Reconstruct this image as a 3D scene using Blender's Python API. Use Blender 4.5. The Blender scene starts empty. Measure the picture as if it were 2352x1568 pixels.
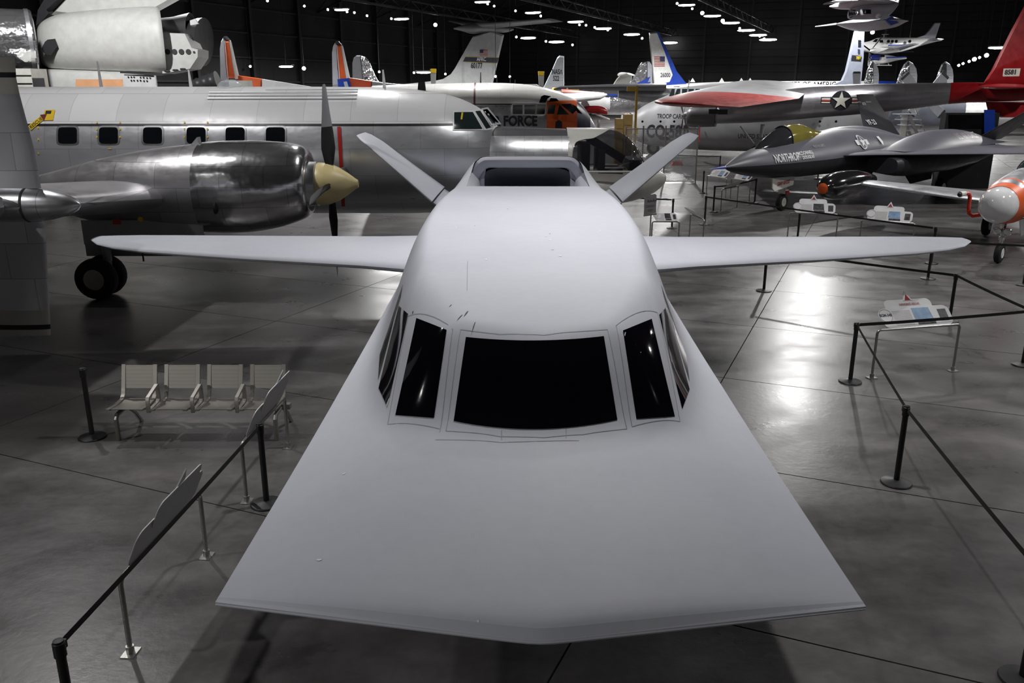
import bpy, bmesh, math, random
import numpy as np
from mathutils import Vector, Matrix

random.seed(7)
SC = bpy.context.scene
COL = SC.collection
PI = math.pi

# ------------------------------------------------------------------ camera
CAM_F, CAM_P, CAM_H = 1960.0, 0.29, 4.5          # focal length in pixels (2352 wide), pitch down, eye height
cam_d = bpy.data.cameras.new('camera')
cam_d.sensor_width = 36.0
cam_d.lens = CAM_F / 2352.0 * 36.0
cam_d.clip_end = 500
cam = bpy.data.objects.new('camera', cam_d)
COL.objects.link(cam)
cam.location = (0, 0, CAM_H)
cam.rotation_euler = (PI / 2 - CAM_P, 0, 0)
SC.camera = cam

# ------------------------------------------------------------------ world, exposure
SC.view_settings.view_transform = 'Standard'
SC.view_settings.look = 'None'
SC.view_settings.gamma = 1.0
SC.view_settings.exposure = 0.0
SC.view_settings.use_curve_mapping = False
w = bpy.data.worlds.new('ambient_fill')  # faint ambient fill added to the whole hall
SC.world = w
w.use_nodes = True
w.node_tree.nodes['Background'].inputs[0].default_value = (0.55, 0.58, 0.68, 1)
w.node_tree.nodes['Background'].inputs[1].default_value = 0.022

# ------------------------------------------------------------------ hall axes (hall is turned 23 degrees to the view)
HA = math.radians(23.1)
UX, UY = math.sin(HA), math.cos(HA)               # along the hall
def hall(u, v, z=0.0):
    return Vector((v * math.cos(HA) + u * UX, -v * math.sin(HA) + u * UY, z))

# ------------------------------------------------------------------ ceiling lamps, with fill lamps added for some aircraft
def spot(u, v, z, energy, cone=118, blend=0.55, rad=0.22, tilt=(0, 0), col=(1.0, 0.985, 0.97)):
    l = bpy.data.lights.new('ceiling_or_fill_spot', 'SPOT')
    l.energy = energy; l.spot_size = math.radians(cone); l.spot_blend = blend
    l.shadow_soft_size = rad; l.color = col
    o = bpy.data.objects.new('ceiling_or_fill_spot', l)
    COL.objects.link(o)
    o.location = hall(u, v, z)
    o.rotation_euler = (math.radians(tilt[0]), math.radians(tilt[1]), 0)
    return o
ROWS = (-46.2, -31.5, -16.8, -2.2, 12.4, 27.0)
LAMPS = [
 # u, v, energy
 (-7, 1.5, 500), (0, -13.5, 1500), (13, 12, 2000), (11, -15.5, 1900), (22, 7.5, 2200), (31, 2, 2600), (17, -5.5, 1000),  # among these: a front fill and lamps added to brighten airliner, fighter and boom
 (23, -14.5, 1700), (27, 13, 1800),
 (34, -31.5, 4200), (36, -17.5, 3600), (46, -3.1, 3600), (42, 14, 3400), (24, 25, 3200),
 (52, -31.5, 5200), (53, -16.8, 5200), (60, 14, 4200),
 (72, -46.2, 7500), (72, -31.5, 7500), (74, -16.8, 6500), (70, -3.8, 6500), (78, 12.4, 4200),
 (97, -40, 10000), (97, -24, 10000), (97, -9, 9000), (97, 8, 8500),
 (118, -32, 8000), (118, -12, 8000)]
for (u, v, e) in LAMPS:
    spot(u, v, 11.0, e, 166 if u >= 40 else 124, .35 if u >= 40 else .55)
spot(10.4, -2.9, 11.0, 2900, 92, 1.0)                 # the lamp over the aircraft in front
spot(-7, -9.5, 7.0, 900, 160, .3)                   # added fill lamp, set low to brighten the lower fin at the left
o = spot(21, -27, 11.0, 4200, 78, .7)                # unseen spotlight added to brighten the orbiter
o.rotation_euler = (Vector((-17.8, 40, 5.5)) - o.location).to_track_quat('-Z', 'Y').to_euler()

# ------------------------------------------------------------------ picking points of the hall from the photograph
CS, SN = math.cos(CAM_P), math.sin(CAM_P)
def _ray(px, py):
    a = (px - 1176) / CAM_F; b = (py - 784) / CAM_F
    return a, CS - b * SN, -SN - b * CS
def at(px, py, Y):
    a, b, c = _ray(px, py); t = Y / b
    return Vector((a * t, Y, CAM_H + c * t))
def fl(px, py, z=0.0):
    a, b, c = _ray(px, py); t = (z - CAM_H) / c
    return Vector((a * t, b * t, z))

# ------------------------------------------------------------------ materials
MATS = {}
def _nt(name):
    m = bpy.data.materials.new(name); m.use_nodes = True
    nt = m.node_tree
    b = nt.nodes['Principled BSDF']
    MATS[name] = m
    return m, nt, b
def noise(nt, scale, detail=4, rough=0.55, coord='Object', stretch=None):
    tc = nt.nodes.new('ShaderNodeTexCoord')
    n = nt.nodes.new('ShaderNodeTexNoise')
    n.inputs['Scale'].default_value = scale; n.inputs['Detail'].default_value = detail; n.inputs['Roughness'].default_value = rough
    src = tc.outputs['Object']
    if coord == 'World':
        g = nt.nodes.new('ShaderNodeNewGeometry'); src = g.outputs['Position']
    if stretch:
        mp = nt.nodes.new('ShaderNodeMapping'); mp.inputs['Scale'].default_value = stretch
        nt.links.new(src, mp.inputs['Vector']); src = mp.outputs['Vector']
    nt.links.new(src, n.inputs['Vector'])
    return n
def ramp(nt, src, stops):
    r = nt.nodes.new('ShaderNodeValToRGB')
    els = r.color_ramp.elements
    while len(els) < len(stops): els.new(0.5)
    for e, (p, c) in zip(els, stops):
        e.position = p
        e.color = (c[0], c[1], c[2], 1) if not isinstance(c, (int, float)) else (c, c, c, 1)
    nt.links.new(src, r.inputs['Fac'])
    return r
def mat(name, col, rough=0.5, metal=0.0, var=0.08, scale=3.0, bump=0.0, bscale=40.0, coat=0.0, spec=0.5):
    """plain paint / metal / plastic with a little procedural mottling"""
    if name in MATS: return MATS[name]
    m, nt, b = _nt(name)
    n = noise(nt, scale)
    lo = tuple(max(0, c * (1 - var)) for c in col); hi = tuple(min(1, c * (1 + var)) for c in col)
    r = ramp(nt, n.outputs['Fac'], [(0.3, lo), (0.7, hi)])
    nt.links.new(r.outputs['Color'], b.inputs['Base Color'])
    rr = ramp(nt, n.outputs['Fac'], [(0.3, max(0.02, rough * 0.88)), (0.7, min(1, rough * 1.12))])
    nt.links.new(rr.outputs['Color'], b.inputs['Roughness'])
    b.inputs['Metallic'].default_value = metal
    b.inputs['Specular IOR Level'].default_value = spec
    if coat: b.inputs['Coat Weight'].default_value = coat; b.inputs['Coat Roughness'].default_value = 0.08
    if bump:
        nb = noise(nt, bscale, 3)
        bp = nt.nodes.new('ShaderNodeBump'); bp.inputs['Strength'].default_value = bump; bp.inputs['Distance'].default_value = 0.01
        nt.links.new(nb.outputs['Fac'], bp.inputs['Height']); nt.links.new(bp.outputs['Normal'], b.inputs['Normal'])
    return m
def emit(name, col, strength):
    if name in MATS: return MATS[name]
    m, nt, b = _nt(name)
    b.inputs['Base Color'].default_value = (0.8, 0.8, 0.8, 1)
    b.inputs['Emission Color'].default_value = (*col, 1)
    b.inputs['Emission Strength'].default_value = strength
    return m
def glass(name, tint, rough=0.03, alpha=0.25):
    if name in MATS: return MATS[name]
    m, nt, b = _nt(name)
    b.inputs['Base Color'].default_value = (*tint, 1)
    b.inputs['Roughness'].default_value = rough
    b.inputs['Alpha'].default_value = alpha
    b.inputs['Specular IOR Level'].default_value = 0.8
    return m
def skin_metal(name, col=(0.56, 0.57, 0.60), rough=0.3, px=1.1, pz=0.62, plane='xz', metal=0.92, wav=0.06, tone=0.14):
    """riveted bare aluminium: every sheet a slightly different tone and gloss"""
    if name in MATS: return MATS[name]
    m, nt, b = _nt(name)
    tc = nt.nodes.new('ShaderNodeTexCoord')
    mp = nt.nodes.new('ShaderNodeMapping')
    if plane == 'xz': mp.inputs['Rotation'].default_value = (PI / 2, 0, 0)
    if plane == 'yz': mp.inputs['Rotation'].default_value = (PI / 2, 0, PI / 2)
    nt.links.new(tc.outputs['Object'], mp.inputs['Vector'])
    br = nt.nodes.new('ShaderNodeTexBrick')
    br.inputs['Scale'].default_value = 1.0
    br.inputs['Brick Width'].default_value = px; br.inputs['Row Height'].default_value = pz
    br.inputs['Mortar Size'].default_value = 0.006; br.inputs['Mortar Smooth'].default_value = 0.2
    br.inputs['Color1'].default_value = (1 - tone, 1 - tone, 1 - tone, 1); br.inputs['Color2'].default_value = (1 + tone * .6, 1 + tone * .6, 1 + tone * .6, 1)
    br.inputs['Mortar'].default_value = (0.55, 0.55, 0.55, 1)
    nt.links.new(mp.outputs['Vector'], br.inputs['Vector'])
    mx = nt.nodes.new('ShaderNodeMix'); mx.data_type = 'RGBA'; mx.blend_type = 'MULTIPLY'; mx.inputs[0].default_value = 1
    mx.inputs[6].default_value = (*col, 1)
    nt.links.new(br.outputs['Color'], mx.inputs[7])
    nt.links.new(mx.outputs[2], b.inputs['Base Color'])
    b.inputs['Metallic'].default_value = metal
    n = noise(nt, 2.2, 6, 0.65, stretch=(1, 1, 3))
    rr = ramp(nt, n.outputs['Fac'], [(0.3, rough * 0.8), (0.72, rough * 1.25)])
    nt.links.new(rr.outputs['Color'], b.inputs['Roughness'])
    nb = noise(nt, 2.6, 2, 0.5)
    bp = nt.nodes.new('ShaderNodeBump'); bp.inputs['Strength'].default_value = wav; bp.inputs['Distance'].default_value = 0.15
    nt.links.new(nb.outputs['Fac'], bp.inputs['Height']); nt.links.new(bp.outputs['Normal'], b.inputs['Normal'])
    return m
def banded(name, axis, stops, plane='xz', rough=0.32, panel=(1.1, .62)):
    """paint scheme in level bands: stops = [(height, colour, metallic, roughness), ...] from low to high, in object space"""
    if name in MATS: return MATS[name]
    m, nt, b = _nt(name)
    tc = nt.nodes.new('ShaderNodeTexCoord')
    sp = nt.nodes.new('ShaderNodeSeparateXYZ'); nt.links.new(tc.outputs['Object'], sp.inputs[0])
    col = None; met = None; rg = None
    def val(x):
        v = nt.nodes.new('ShaderNodeValue'); v.outputs[0].default_value = x; return v.outputs[0]
    def rgb(c):
        v = nt.nodes.new('ShaderNodeRGB'); v.outputs[0].default_value = (*c, 1); return v.outputs[0]
    col, met, rg = rgb(stops[0][1]), val(stops[0][2]), val(stops[0][3])
    for (h, c, me, ro) in stops[1:]:
        g = nt.nodes.new('ShaderNodeMath'); g.operation = 'GREATER_THAN'; g.inputs[1].default_value = h
        nt.links.new(sp.outputs[axis], g.inputs[0])
        k = nt.nodes.new('ShaderNodeMix'); k.data_type = 'RGBA'; nt.links.new(g.outputs[0], k.inputs[0]); nt.links.new(col, k.inputs[6]); k.inputs[7].default_value = (*c, 1); col = k.outputs[2]
        k = nt.nodes.new('ShaderNodeMix'); nt.links.new(g.outputs[0], k.inputs[0]); nt.links.new(met, k.inputs[2]); k.inputs[3].default_value = me; met = k.outputs[0]
        k = nt.nodes.new('ShaderNodeMix'); nt.links.new(g.outputs[0], k.inputs[0]); nt.links.new(rg, k.inputs[2]); k.inputs[3].default_value = ro; rg = k.outputs[0]
    mp = nt.nodes.new('ShaderNodeMapping'); mp.inputs['Rotation'].default_value = (PI / 2, 0, 0) if plane == 'xz' else (PI / 2, 0, PI / 2)
    nt.links.new(tc.outputs['Object'], mp.inputs['Vector'])
    br = nt.nodes.new('ShaderNodeTexBrick'); br.inputs['Scale'].default_value = 1
    br.inputs['Brick Width'].default_value = panel[0]; br.inputs['Row Height'].default_value = panel[1]; br.inputs['Mortar Size'].default_value = 0.006
    br.inputs['Color1'].default_value = (.93, .93, .93, 1); br.inputs['Color2'].default_value = (1.05, 1.05, 1.05, 1); br.inputs['Mortar'].default_value = (.7, .7, .7, 1)
    nt.links.new(mp.outputs['Vector'], br.inputs['Vector'])
    mx = nt.nodes.new('ShaderNodeMix'); mx.data_type = 'RGBA'; mx.blend_type = 'MULTIPLY'; mx.inputs[0].default_value = 1
    nt.links.new(col, mx.inputs[6]); nt.links.new(br.outputs['Color'], mx.inputs[7])
    nt.links.new(mx.outputs[2], b.inputs['Base Color'])
    nt.links.new(met, b.inputs['Metallic'])
    n = noise(nt, 2.4, 6, .65, stretch=(1, 1, 3))
    rr = ramp(nt, n.outputs['Fac'], [(.3, .82), (.72, 1.22)])
    mu = nt.nodes.new('ShaderNodeMath'); mu.operation = 'MULTIPLY'; nt.links.new(rg, mu.inputs[0]); nt.links.new(rr.outputs['Color'], mu.inputs[1])
    nt.links.new(mu.outputs[0], b.inputs['Roughness'])
    nb = noise(nt, 2.2, 2)
    bp = nt.nodes.new('ShaderNodeBump'); bp.inputs['Strength'].default_value = .06; bp.inputs['Distance'].default_value = .12
    nt.links.new(nb.outputs['Fac'], bp.inputs['Height']); nt.links.new(bp.outputs['Normal'], b.inputs['Normal'])
    return m

# ------------------------------------------------------------------ mesh collector
class MB:
    def __init__(self): self.v = []; self.f = []; self.mi = []
    def add(self, vs, fs, mi=0):
        o = len(self.v); self.v += [Vector(p) for p in vs]
        for q in fs: self.f.append(tuple(i + o for i in q)); self.mi.append(mi)
        return self
    def box(self, c, s, R=None, mi=0):
        hx, hy, hz = s[0] / 2, s[1] / 2, s[2] / 2
        vs = [Vector((x, y, z)) for x in (-hx, hx) for y in (-hy, hy) for z in (-hz, hz)]
        if R is not None: vs = [R @ p for p in vs]
        vs = [p + Vector(c) for p in vs]
        return self.add(vs, [(0, 1, 3, 2), (4, 6, 7, 5), (0, 4, 5, 1), (2, 3, 7, 6), (0, 2, 6, 4), (1, 5, 7, 3)], mi)
    def beam(self, a, b, w, h=None, up=(0, 0, 1), mi=0):
        a, b = Vector(a), Vector(b); h = h or w
        d = (b - a); L = d.length; d.normalize()
        s = d.cross(Vector(up))
        if s.length < 1e-4: s = d.cross(Vector((1, 0, 0)))
        s.normalize(); t = s.cross(d)
        vs = [p + s * (sx * w / 2) + t * (sz * h / 2) for p in (a, b) for sx, sz in ((-1, -1), (1, -1), (1, 1), (-1, 1))]
        return self.add(vs, [(3, 2, 1, 0), (4, 5, 6, 7), (0, 1, 5, 4), (1, 2, 6, 5), (2, 3, 7, 6), (3, 0, 4, 7)], mi)
    def rings(self, rs, cap0=True, cap1=True, closed=True, mi=0):
        n = len(rs[0]); o = len(self.v)
        for r in rs: self.v += [Vector(p) for p in r]
        for i in range(len(rs) - 1):
            for j in range(n if closed else n - 1):
                k = (j + 1) % n
                self.f.append((o + i * n + j, o + i * n + k, o + (i + 1) * n + k, o + (i + 1) * n + j)); self.mi.append(mi)
        if cap0: self.f.append(tuple(o + j for j in reversed(range(n)))); self.mi.append(mi)
        if cap1: self.f.append(tuple(o + (len(rs) - 1) * n + j for j in range(n))); self.mi.append(mi)
        return self
    def tube(self, pts, rad, n=10, mi=0, caps=True):
        pts = [Vector(p) for p in pts]
        rad = rad if isinstance(rad, (list, tuple)) else [rad] * len(pts)
        rs = []; side = None
        for i, p in enumerate(pts):
            d = (pts[min(i + 1, len(pts) - 1)] - pts[max(i - 1, 0)]).normalized()
            if side is None:
                side = d.cross(Vector((0, 0, 1)))
                if side.length < 1e-3: side = d.cross(Vector((1, 0, 0)))
            side = (side - d * side.dot(d)).normalized(); t = d.cross(side)
            rs.append([p + (side * math.cos(2 * PI * j / n) + t * math.sin(2 * PI * j / n)) * rad[i] for j in range(n)])
        return self.rings(rs, caps, caps, mi=mi)
    def cyl(self, a, b, r0, r1=None, n=16, mi=0): return self.tube([a, b], [r0, r0 if r1 is None else r1], n, mi)
    def lathe(self, c, axis, prof, n=24, cap0=True, cap1=True, mi=0):
        """prof = [(distance along axis, radius), ...]"""
        ax = Vector(axis).normalized(); s = ax.cross(Vector((0, 0, 1)))
        if s.length < 1e-3: s = Vector((1, 0, 0))
        s.normalize(); t = ax.cross(s); c = Vector(c)
        rs = [[c + ax * d + (s * math.cos(2 * PI * j / n) + t * math.sin(2 * PI * j / n)) * r for j in range(n)] for d, r in prof]
        return self.rings(rs, cap0, cap1, mi=mi)
    def ball(self, c, r, n=16, m=10, mi=0):
        rx, ry, rz = (r, r, r) if isinstance(r, (int, float)) else r
        rs = []
        for i in range(1, m):
            a = PI * i / m
            rs.append([Vector(c) + Vector((rx * math.sin(a) * math.cos(2 * PI * j / n), ry * math.sin(a) * math.sin(2 * PI * j / n), -rz * math.cos(a))) for j in range(n)])
        return self.rings(rs, mi=mi)
    def prism(self, poly, ext, mi=0):
        """poly: 3D points; ext: extrusion vector"""
        n = len(poly); e = Vector(ext)
        vs = [Vector(p) for p in poly] + [Vector(p) + e for p in poly]
        return self.add(vs, [tuple(reversed(range(n))), tuple(range(n, 2 * n))] + [(j, (j + 1) % n, n + (j + 1) % n, n + j) for j in range(n)], mi)
    def lens(self, poly, thick, k=0.8, mi=0):
        """thin surface with a sharp rim: outline at mid-plane, inset copies at +-thickness/2"""
        poly = [Vector(p) for p in poly]; n = len(poly)
        c = sum(poly, Vector()) / n
        nrm = Vector()
        for j in range(n): nrm += (poly[j] - c).cross(poly[(j + 1) % n] - c)
        t = Vector(thick) if not isinstance(thick, (int, float)) else nrm.normalized() * thick
        a = [c + (p - c) * k - t / 2 for p in poly]; b = [c + (p - c) * k + t / 2 for p in poly]
        return self.rings([a, poly, b], mi=mi)
    def grid(self, fn, nu, nv, mi=0, skip=None):
        o = len(self.v)
        for i in range(nu + 1):
            for j in range(nv + 1): self.v.append(Vector(fn(i / nu, j / nv)))
        for i in range(nu):
            for j in range(nv):
                if skip and skip(i, j): continue
                self.f.append((o + i * (nv + 1) + j, o + (i + 1) * (nv + 1) + j, o + (i + 1) * (nv + 1) + j + 1, o + i * (nv + 1) + j + 1)); self.mi.append(mi)
        return self
    def mesh(self, name, mats, off=Vector(), smooth=32):
        me = bpy.data.meshes.new(name)
        me.from_pydata([tuple(p - off) for p in self.v], [], self.f)
        for m in (mats if isinstance(mats, (list, tuple)) else [mats]): me.materials.append(m)
        if any(self.mi): me.polygons.foreach_set('material_index', self.mi)
        bm = bmesh.new(); bm.from_mesh(me)
        bmesh.ops.recalc_face_normals(bm, faces=bm.faces)
        bm.to_mesh(me); bm.free()
        if smooth:
            me.polygons.foreach_set('use_smooth', [True] * len(me.polygons))
            me.set_sharp_from_angle(angle=math.radians(smooth))
        me.update()
        return me

class Thing:
    """an Empty at the thing's base with its parts as children; parts are given in hall coordinates unless local=True"""
    def __init__(self, name, label, cat, loc=(0, 0, 0), rz=0.0, group=None, local=False):
        o = bpy.data.objects.new(name, None); COL.objects.link(o)
        o.empty_display_size = 0.2
        o.location = loc; o.rotation_euler = (0, 0, rz)
        o['label'] = label; o['category'] = cat
        if group: o['group'] = group
        self.o = o; self.loc = Vector(loc); self.local = local
    def part(self, name, mb, m, parent=None, smooth=32, label=None):
        me = mb.mesh(name, m, Vector() if self.local else self.loc, smooth)
        c = bpy.data.objects.new(name, me); COL.objects.link(c); c.parent = parent or self.o
        if label: c['label'] = label
        return c
def solo(name, mb, m, label, cat, group=None, origin=None, smooth=32):
    """a thing that is one mesh"""
    if origin is None:
        xs = [p.x for p in mb.v]; ys = [p.y for p in mb.v]; zs = [p.z for p in mb.v]
        origin = Vector(((min(xs) + max(xs)) / 2, (min(ys) + max(ys)) / 2, min(zs)))
    me = mb.mesh(name, m, Vector(origin), smooth)
    o = bpy.data.objects.new(name, me); COL.objects.link(o); o.location = origin
    o['label'] = label; o['category'] = cat
    if group: o['group'] = group
    return o
def struct(name, mb, m, parent=None, smooth=32):
    o = bpy.data.objects.new(name, mb.mesh(name, m, Vector(), smooth)); COL.objects.link(o)
    if parent: o.parent = parent
    else: o['kind'] = 'structure'
    return o
def copy_tree(o, parent=None):
    c = o.copy(); COL.objects.link(c)
    if parent: c.parent = parent
    for ch in o.children: copy_tree(ch, c)
    return c

def catmull(pts, k=6):
    """smooth resampling of a list of tuples"""
    P = np.array(pts, float); n = len(P); out = []
    for i in range(n - 1):
        p0, p1, p2, p3 = P[max(i - 1, 0)], P[i], P[i + 1], P[min(i + 2, n - 1)]
        for s in range(k):
            t = s / k
            out.append(0.5 * ((2 * p1) + (p2 - p0) * t + (2 * p0 - 5 * p1 + 4 * p2 - p3) * t * t + (3 * p1 - p0 - 3 * p2 + p3) * t ** 3))
    out.append(P[-1])
    return out
def sring(c, a, b, ax1, ax2, n=32, p=2.0):
    """superellipse ring"""
    r = []
    for j in range(n):
        t = 2 * PI * j / n; ct, st = math.cos(t), math.sin(t)
        r.append(Vector(c) + Vector(ax1) * (a * math.copysign(abs(ct) ** (2 / p), ct)) + Vector(ax2) * (b * math.copysign(abs(st) ** (2 / p), st)))
    return r
def fuse_px(mb, st, Y0, wr=1.0, n=32, p=2.0, k=5, mi=0, ax=(0, -1, 0)):
    """side-on body: stations (px, y_top, y_bottom[, width ratio]) read on the plane at depth Y0"""
    rows = []
    for s in st:
        a, b = at(s[0], s[1], Y0), at(s[0], s[2], Y0)
        rows.append(((a.x + b.x) / 2, (a.z + b.z) / 2, (a.z - b.z) / 2, s[3] if len(s) > 3 else wr))
    rows = catmull(rows, k)
    mb.rings([sring((x, Y0, z), max(r, .004) * q, max(r, .004), ax, (0, 0, 1), n, p) for x, z, r, q in rows], mi=mi)
    return rows
def surf(mb, secs, n=14, mi=0):
    """wing-like surface: sections (leading edge, trailing edge, thickness vector)"""
    rs = []
    for le, te, th in secs:
        le, te, th = Vector(le), Vector(te), Vector(th); r = []
        for j in range(n):
            u = j / (n - 1); x = u * u * (1 if True else 0); x = 0.5 - 0.5 * math.cos(PI * u)
            y = 10 * (0.2969 * math.sqrt(x) - .126 * x - .3516 * x * x + .2843 * x ** 3 - .1036 * x ** 4)
            r.append(le.lerp(te, x) + th * y)
        for j in range(n - 2, 0, -1):
            u = j / (n - 1); x = 0.5 - 0.5 * math.cos(PI * u)
            y = 10 * (0.2969 * math.sqrt(x) - .126 * x - .3516 * x * x + .2843 * x ** 3 - .1036 * x ** 4)
            r.append(le.lerp(te, x) - th * y * .85)
        rs.append(r)
    return mb.rings(rs, mi=mi)
def text_mb(s, size, fn, bold=0.0, squeeze=1.0, extrude=0.0, align='LEFT', sub=0.0):
    """flat lettering; fn maps (u, v) in metres to a point"""
    cu = bpy.data.curves.new('letters', 'FONT'); cu.body = s; cu.size = size / 0.72; cu.offset = bold; cu.align_x = align
    cu.resolution_u = 3
    ob = bpy.data.objects.new('letters', cu); COL.objects.link(ob)
    dg = bpy.context.evaluated_depsgraph_get()
    me = bpy.data.meshes.new_from_object(ob.evaluated_get(dg))
    if sub:
        bm = bmesh.new(); bm.from_mesh(me); bmesh.ops.triangulate(bm, faces=bm.faces)
        for _ in range(3):
            es = [e for e in bm.edges if e.calc_length() > sub]
            if es: bmesh.ops.subdivide_edges(bm, edges=es, cuts=1); bmesh.ops.triangulate(bm, faces=[f for f in bm.faces if len(f.verts) > 3])
        bm.to_mesh(me); bm.free()
    mb = MB()
    mb.v = [Vector(fn(v.co.x * squeeze, v.co.y)) for v in me.vertices]
    mb.f = [tuple(p.vertices) for p in me.polygons]; mb.mi = [0] * len(mb.f)
    bpy.data.objects.remove(ob); bpy.data.curves.remove(cu); bpy.data.meshes.remove(me)
    return mb
def letters(T, s, size, o, xd, yd, m, name='lettering', parent=None, **kw):
    o, xd, yd = Vector(o), Vector(xd).normalized(), Vector(yd).normalized()
    return T.part(name, text_mb(s, size, lambda u, v: o + xd * u + yd * v, **kw), m, parent, smooth=0)
def star_pts(R=1.0, r=0.382):
    return [((R if i % 2 == 0 else r) * math.sin(PI * i / 5), (R if i % 2 == 0 else r) * math.cos(PI * i / 5)) for i in range(10)]
def wheel(T, c, r, w, tyre, hub, axis=(0, 1, 0), parent=None, spokes=0, name='wheel'):
    """tyre with a rounded tread; hub (and spokes) as its sub-part"""
    h = w / 2; ax = Vector(axis).normalized(); c = Vector(c)
    mb = MB(); mb.lathe(c, ax, [(-h * .8, r * .5), (-h, r * .62), (-h * .97, r * .82), (-h * .7, r * .96), (0, r), (h * .7, r * .96), (h * .97, r * .82), (h, r * .62), (h * .8, r * .5)], 28)
    t = T.part(name, mb, tyre, parent)
    mb = MB(); mb.lathe(c, ax, [(-h * .95, r * .5), (-h * 1.02, r * .47), (-h * .8, r * .42), (-h * .7, r * .12), (-h * 1.05, r * .11), (h * 1.05, r * .11), (h * .7, r * .12), (h * .8, r * .42), (h * 1.02, r * .47), (h * .95, r * .5)], 24)
    s = ax.cross(Vector((0, 0, 1))).normalized()
    for k in range(spokes):
        a = 2 * PI * k / spokes; d = s * math.cos(a) + Vector((0, 0, 1)) * math.sin(a)
        for sd in (-1, 1): mb.beam(c + ax * (sd * h * .88) + d * (r * .1), c + ax * (sd * h * .88) + d * (r * .44), r * .07, r * .06, ax)
    if parent is None: T.part('hub', mb, hub, t)
    else: T.part('hub', mb, hub, parent)
    return t

# ------------------------------------------------------------------ shared materials
M_tyre = mat('rubber_tyre', (0.012, 0.012, 0.013), 0.75, bump=.15)
M_black = mat('black_powdercoat', (0.012, 0.012, 0.013), 0.42)
M_belt = mat('black_webbing', (0.010, 0.010, 0.011), 0.85, bump=.3, bscale=300)
M_steel = mat('brushed_steel_pipe', (0.46, 0.45, 0.43), 0.36, .95, scale=12)
M_white = mat('white_enamel', (0.74, 0.75, 0.76), 0.32)
M_offwhite = mat('ivory_white_paint', (0.66, 0.66, 0.61), 0.36)
M_alu = skin_metal('riveted_aluminium', (.66, .67, .70), .32, metal=.84)
M_alu_dull = skin_metal('weathered_aluminium', (0.54, 0.53, 0.55), .36, .9, .5, metal=.82)
M_chrome = skin_metal('mirror_polished_aluminium', (0.78, 0.79, 0.82), .13, 1.6, .9, wav=.5, tone=.04)
M_grey = mat('aircraft_grey_paint', (0.34, 0.34, 0.35), .4)
M_dkgrey = mat('charcoal_paint', (0.05, 0.05, 0.055), .45)
M_ink = mat('black_lettering_ink', (0.012, 0.013, 0.02), .5)
M_wink = mat('white_lettering_ink', (0.72, 0.73, 0.75), .5)
M_orange = mat('fluorescent_orange_paint', (0.72, 0.11, 0.018), .42)
M_red = mat('arctic_red_paint', (0.30, 0.008, 0.012), .33, var=.18)
M_yellow = mat('safety_yellow_paint', (0.80, 0.56, 0.02), .45)
M_blue = mat('royal_blue_paint', (0.012, 0.05, 0.36), .3)
M_navy = mat('navy_band_paint', (0.015, 0.017, 0.045), .4)
M_pane = mat('dark_window_glass', (0.006, 0.007, 0.009), .06, spec=.7)

# ------------------------------------------------------------------ floor: sealed concrete slabs with saw-cut joints
def make_concrete():
    m, nt, b = _nt('sealed_concrete')
    n1 = noise(nt, .22, 8, .62, 'World'); n2 = noise(nt, .8, 7, .62, 'World', (1, 1.5, 1)); n3 = noise(nt, 11, 4, .6, 'World')
    r1 = ramp(nt, n1.outputs['Fac'], [(.32, (.070, .066, .067)), (.5, (.097, .091, .091)), (.7, (.126, .119, .116))])
    r2 = ramp(nt, n2.outputs['Fac'], [(.30, .60), (.5, .95), (.7, 1.38)])
    r3 = ramp(nt, n3.outputs['Fac'], [(.3, .88), (.7, 1.1)])
    def mul(a, c):
        k = nt.nodes.new('ShaderNodeMix'); k.data_type = 'RGBA'; k.blend_type = 'MULTIPLY'; k.inputs[0].default_value = 1
        nt.links.new(a, k.inputs[6]); nt.links.new(c, k.inputs[7]); return k.outputs[2]
    nt.links.new(mul(mul(r1.outputs['Color'], r2.outputs['Color']), r3.outputs['Color']), b.inputs['Base Color'])
    rr = ramp(nt, n2.outputs['Fac'], [(.3, .25), (.55, .33), (.75, .42)])
    nt.links.new(rr.outputs['Color'], b.inputs['Roughness'])
    b.inputs['Specular IOR Level'].default_value = .45
    bp = nt.nodes.new('ShaderNodeBump'); bp.inputs['Strength'].default_value = .10; bp.inputs['Distance'].default_value = .02
    nt.links.new(n3.outputs['Fac'], bp.inputs['Height']); nt.links.new(bp.outputs['Normal'], b.inputs['Normal'])
    return m
M_conc = make_concrete()
M_joint = mat('joint_sealant', (.018, .017, .016), .8)
mb = MB()
c4 = [hall(-40, -75, -.03), hall(-40, 75, -.03), hall(160, 75, -.03), hall(160, -75, -.03)]
mb.prism(c4, (0, 0, -.3))
floor = struct('floor', mb, M_joint)
SU, SV = 3.33, 8.85                                # slab size along and across the hall
mb = MB(); g = .009
mb.prism([(g, g, 0), (SV - g, g, 0), (SV - g, SU - g, 0), (g, SU - g, 0)], (0, 0, -.03))
slab_me = mb.mesh('slab', M_conc, smooth=0)
def slab(u0, v0, su=1, sv=1):
    o = bpy.data.objects.new('slab', slab_me); COL.objects.link(o); o.parent = floor
    o.location = hall(u0, v0, 0); o.rotation_euler = (0, 0, -HA); o.scale = (sv, su, 1)
# single slabs where their joints show, whole bays farther off
for i in range(-4, 22):
    for j in range(-3, 4):
        slab(6.67 + SU * i, -1.97 + SV * j)
for i in range(0, 5):
    for j in range(-8, 8):
        u0 = 6.67 + SU * (22 + i * 5)
        slab(u0, -1.97 + SV * j, 5, 1)
for i in range(-1, 6):
    for j in list(range(-8, -3)) + list(range(4, 8)):
        slab(6.67 + SU * (i * 4 - 0) - SU * 0, -1.97 + SV * j, 4, 1) if i < 5 else slab(6.67 + SU * 20, -1.97 + SV * j, 2, 1)

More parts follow.
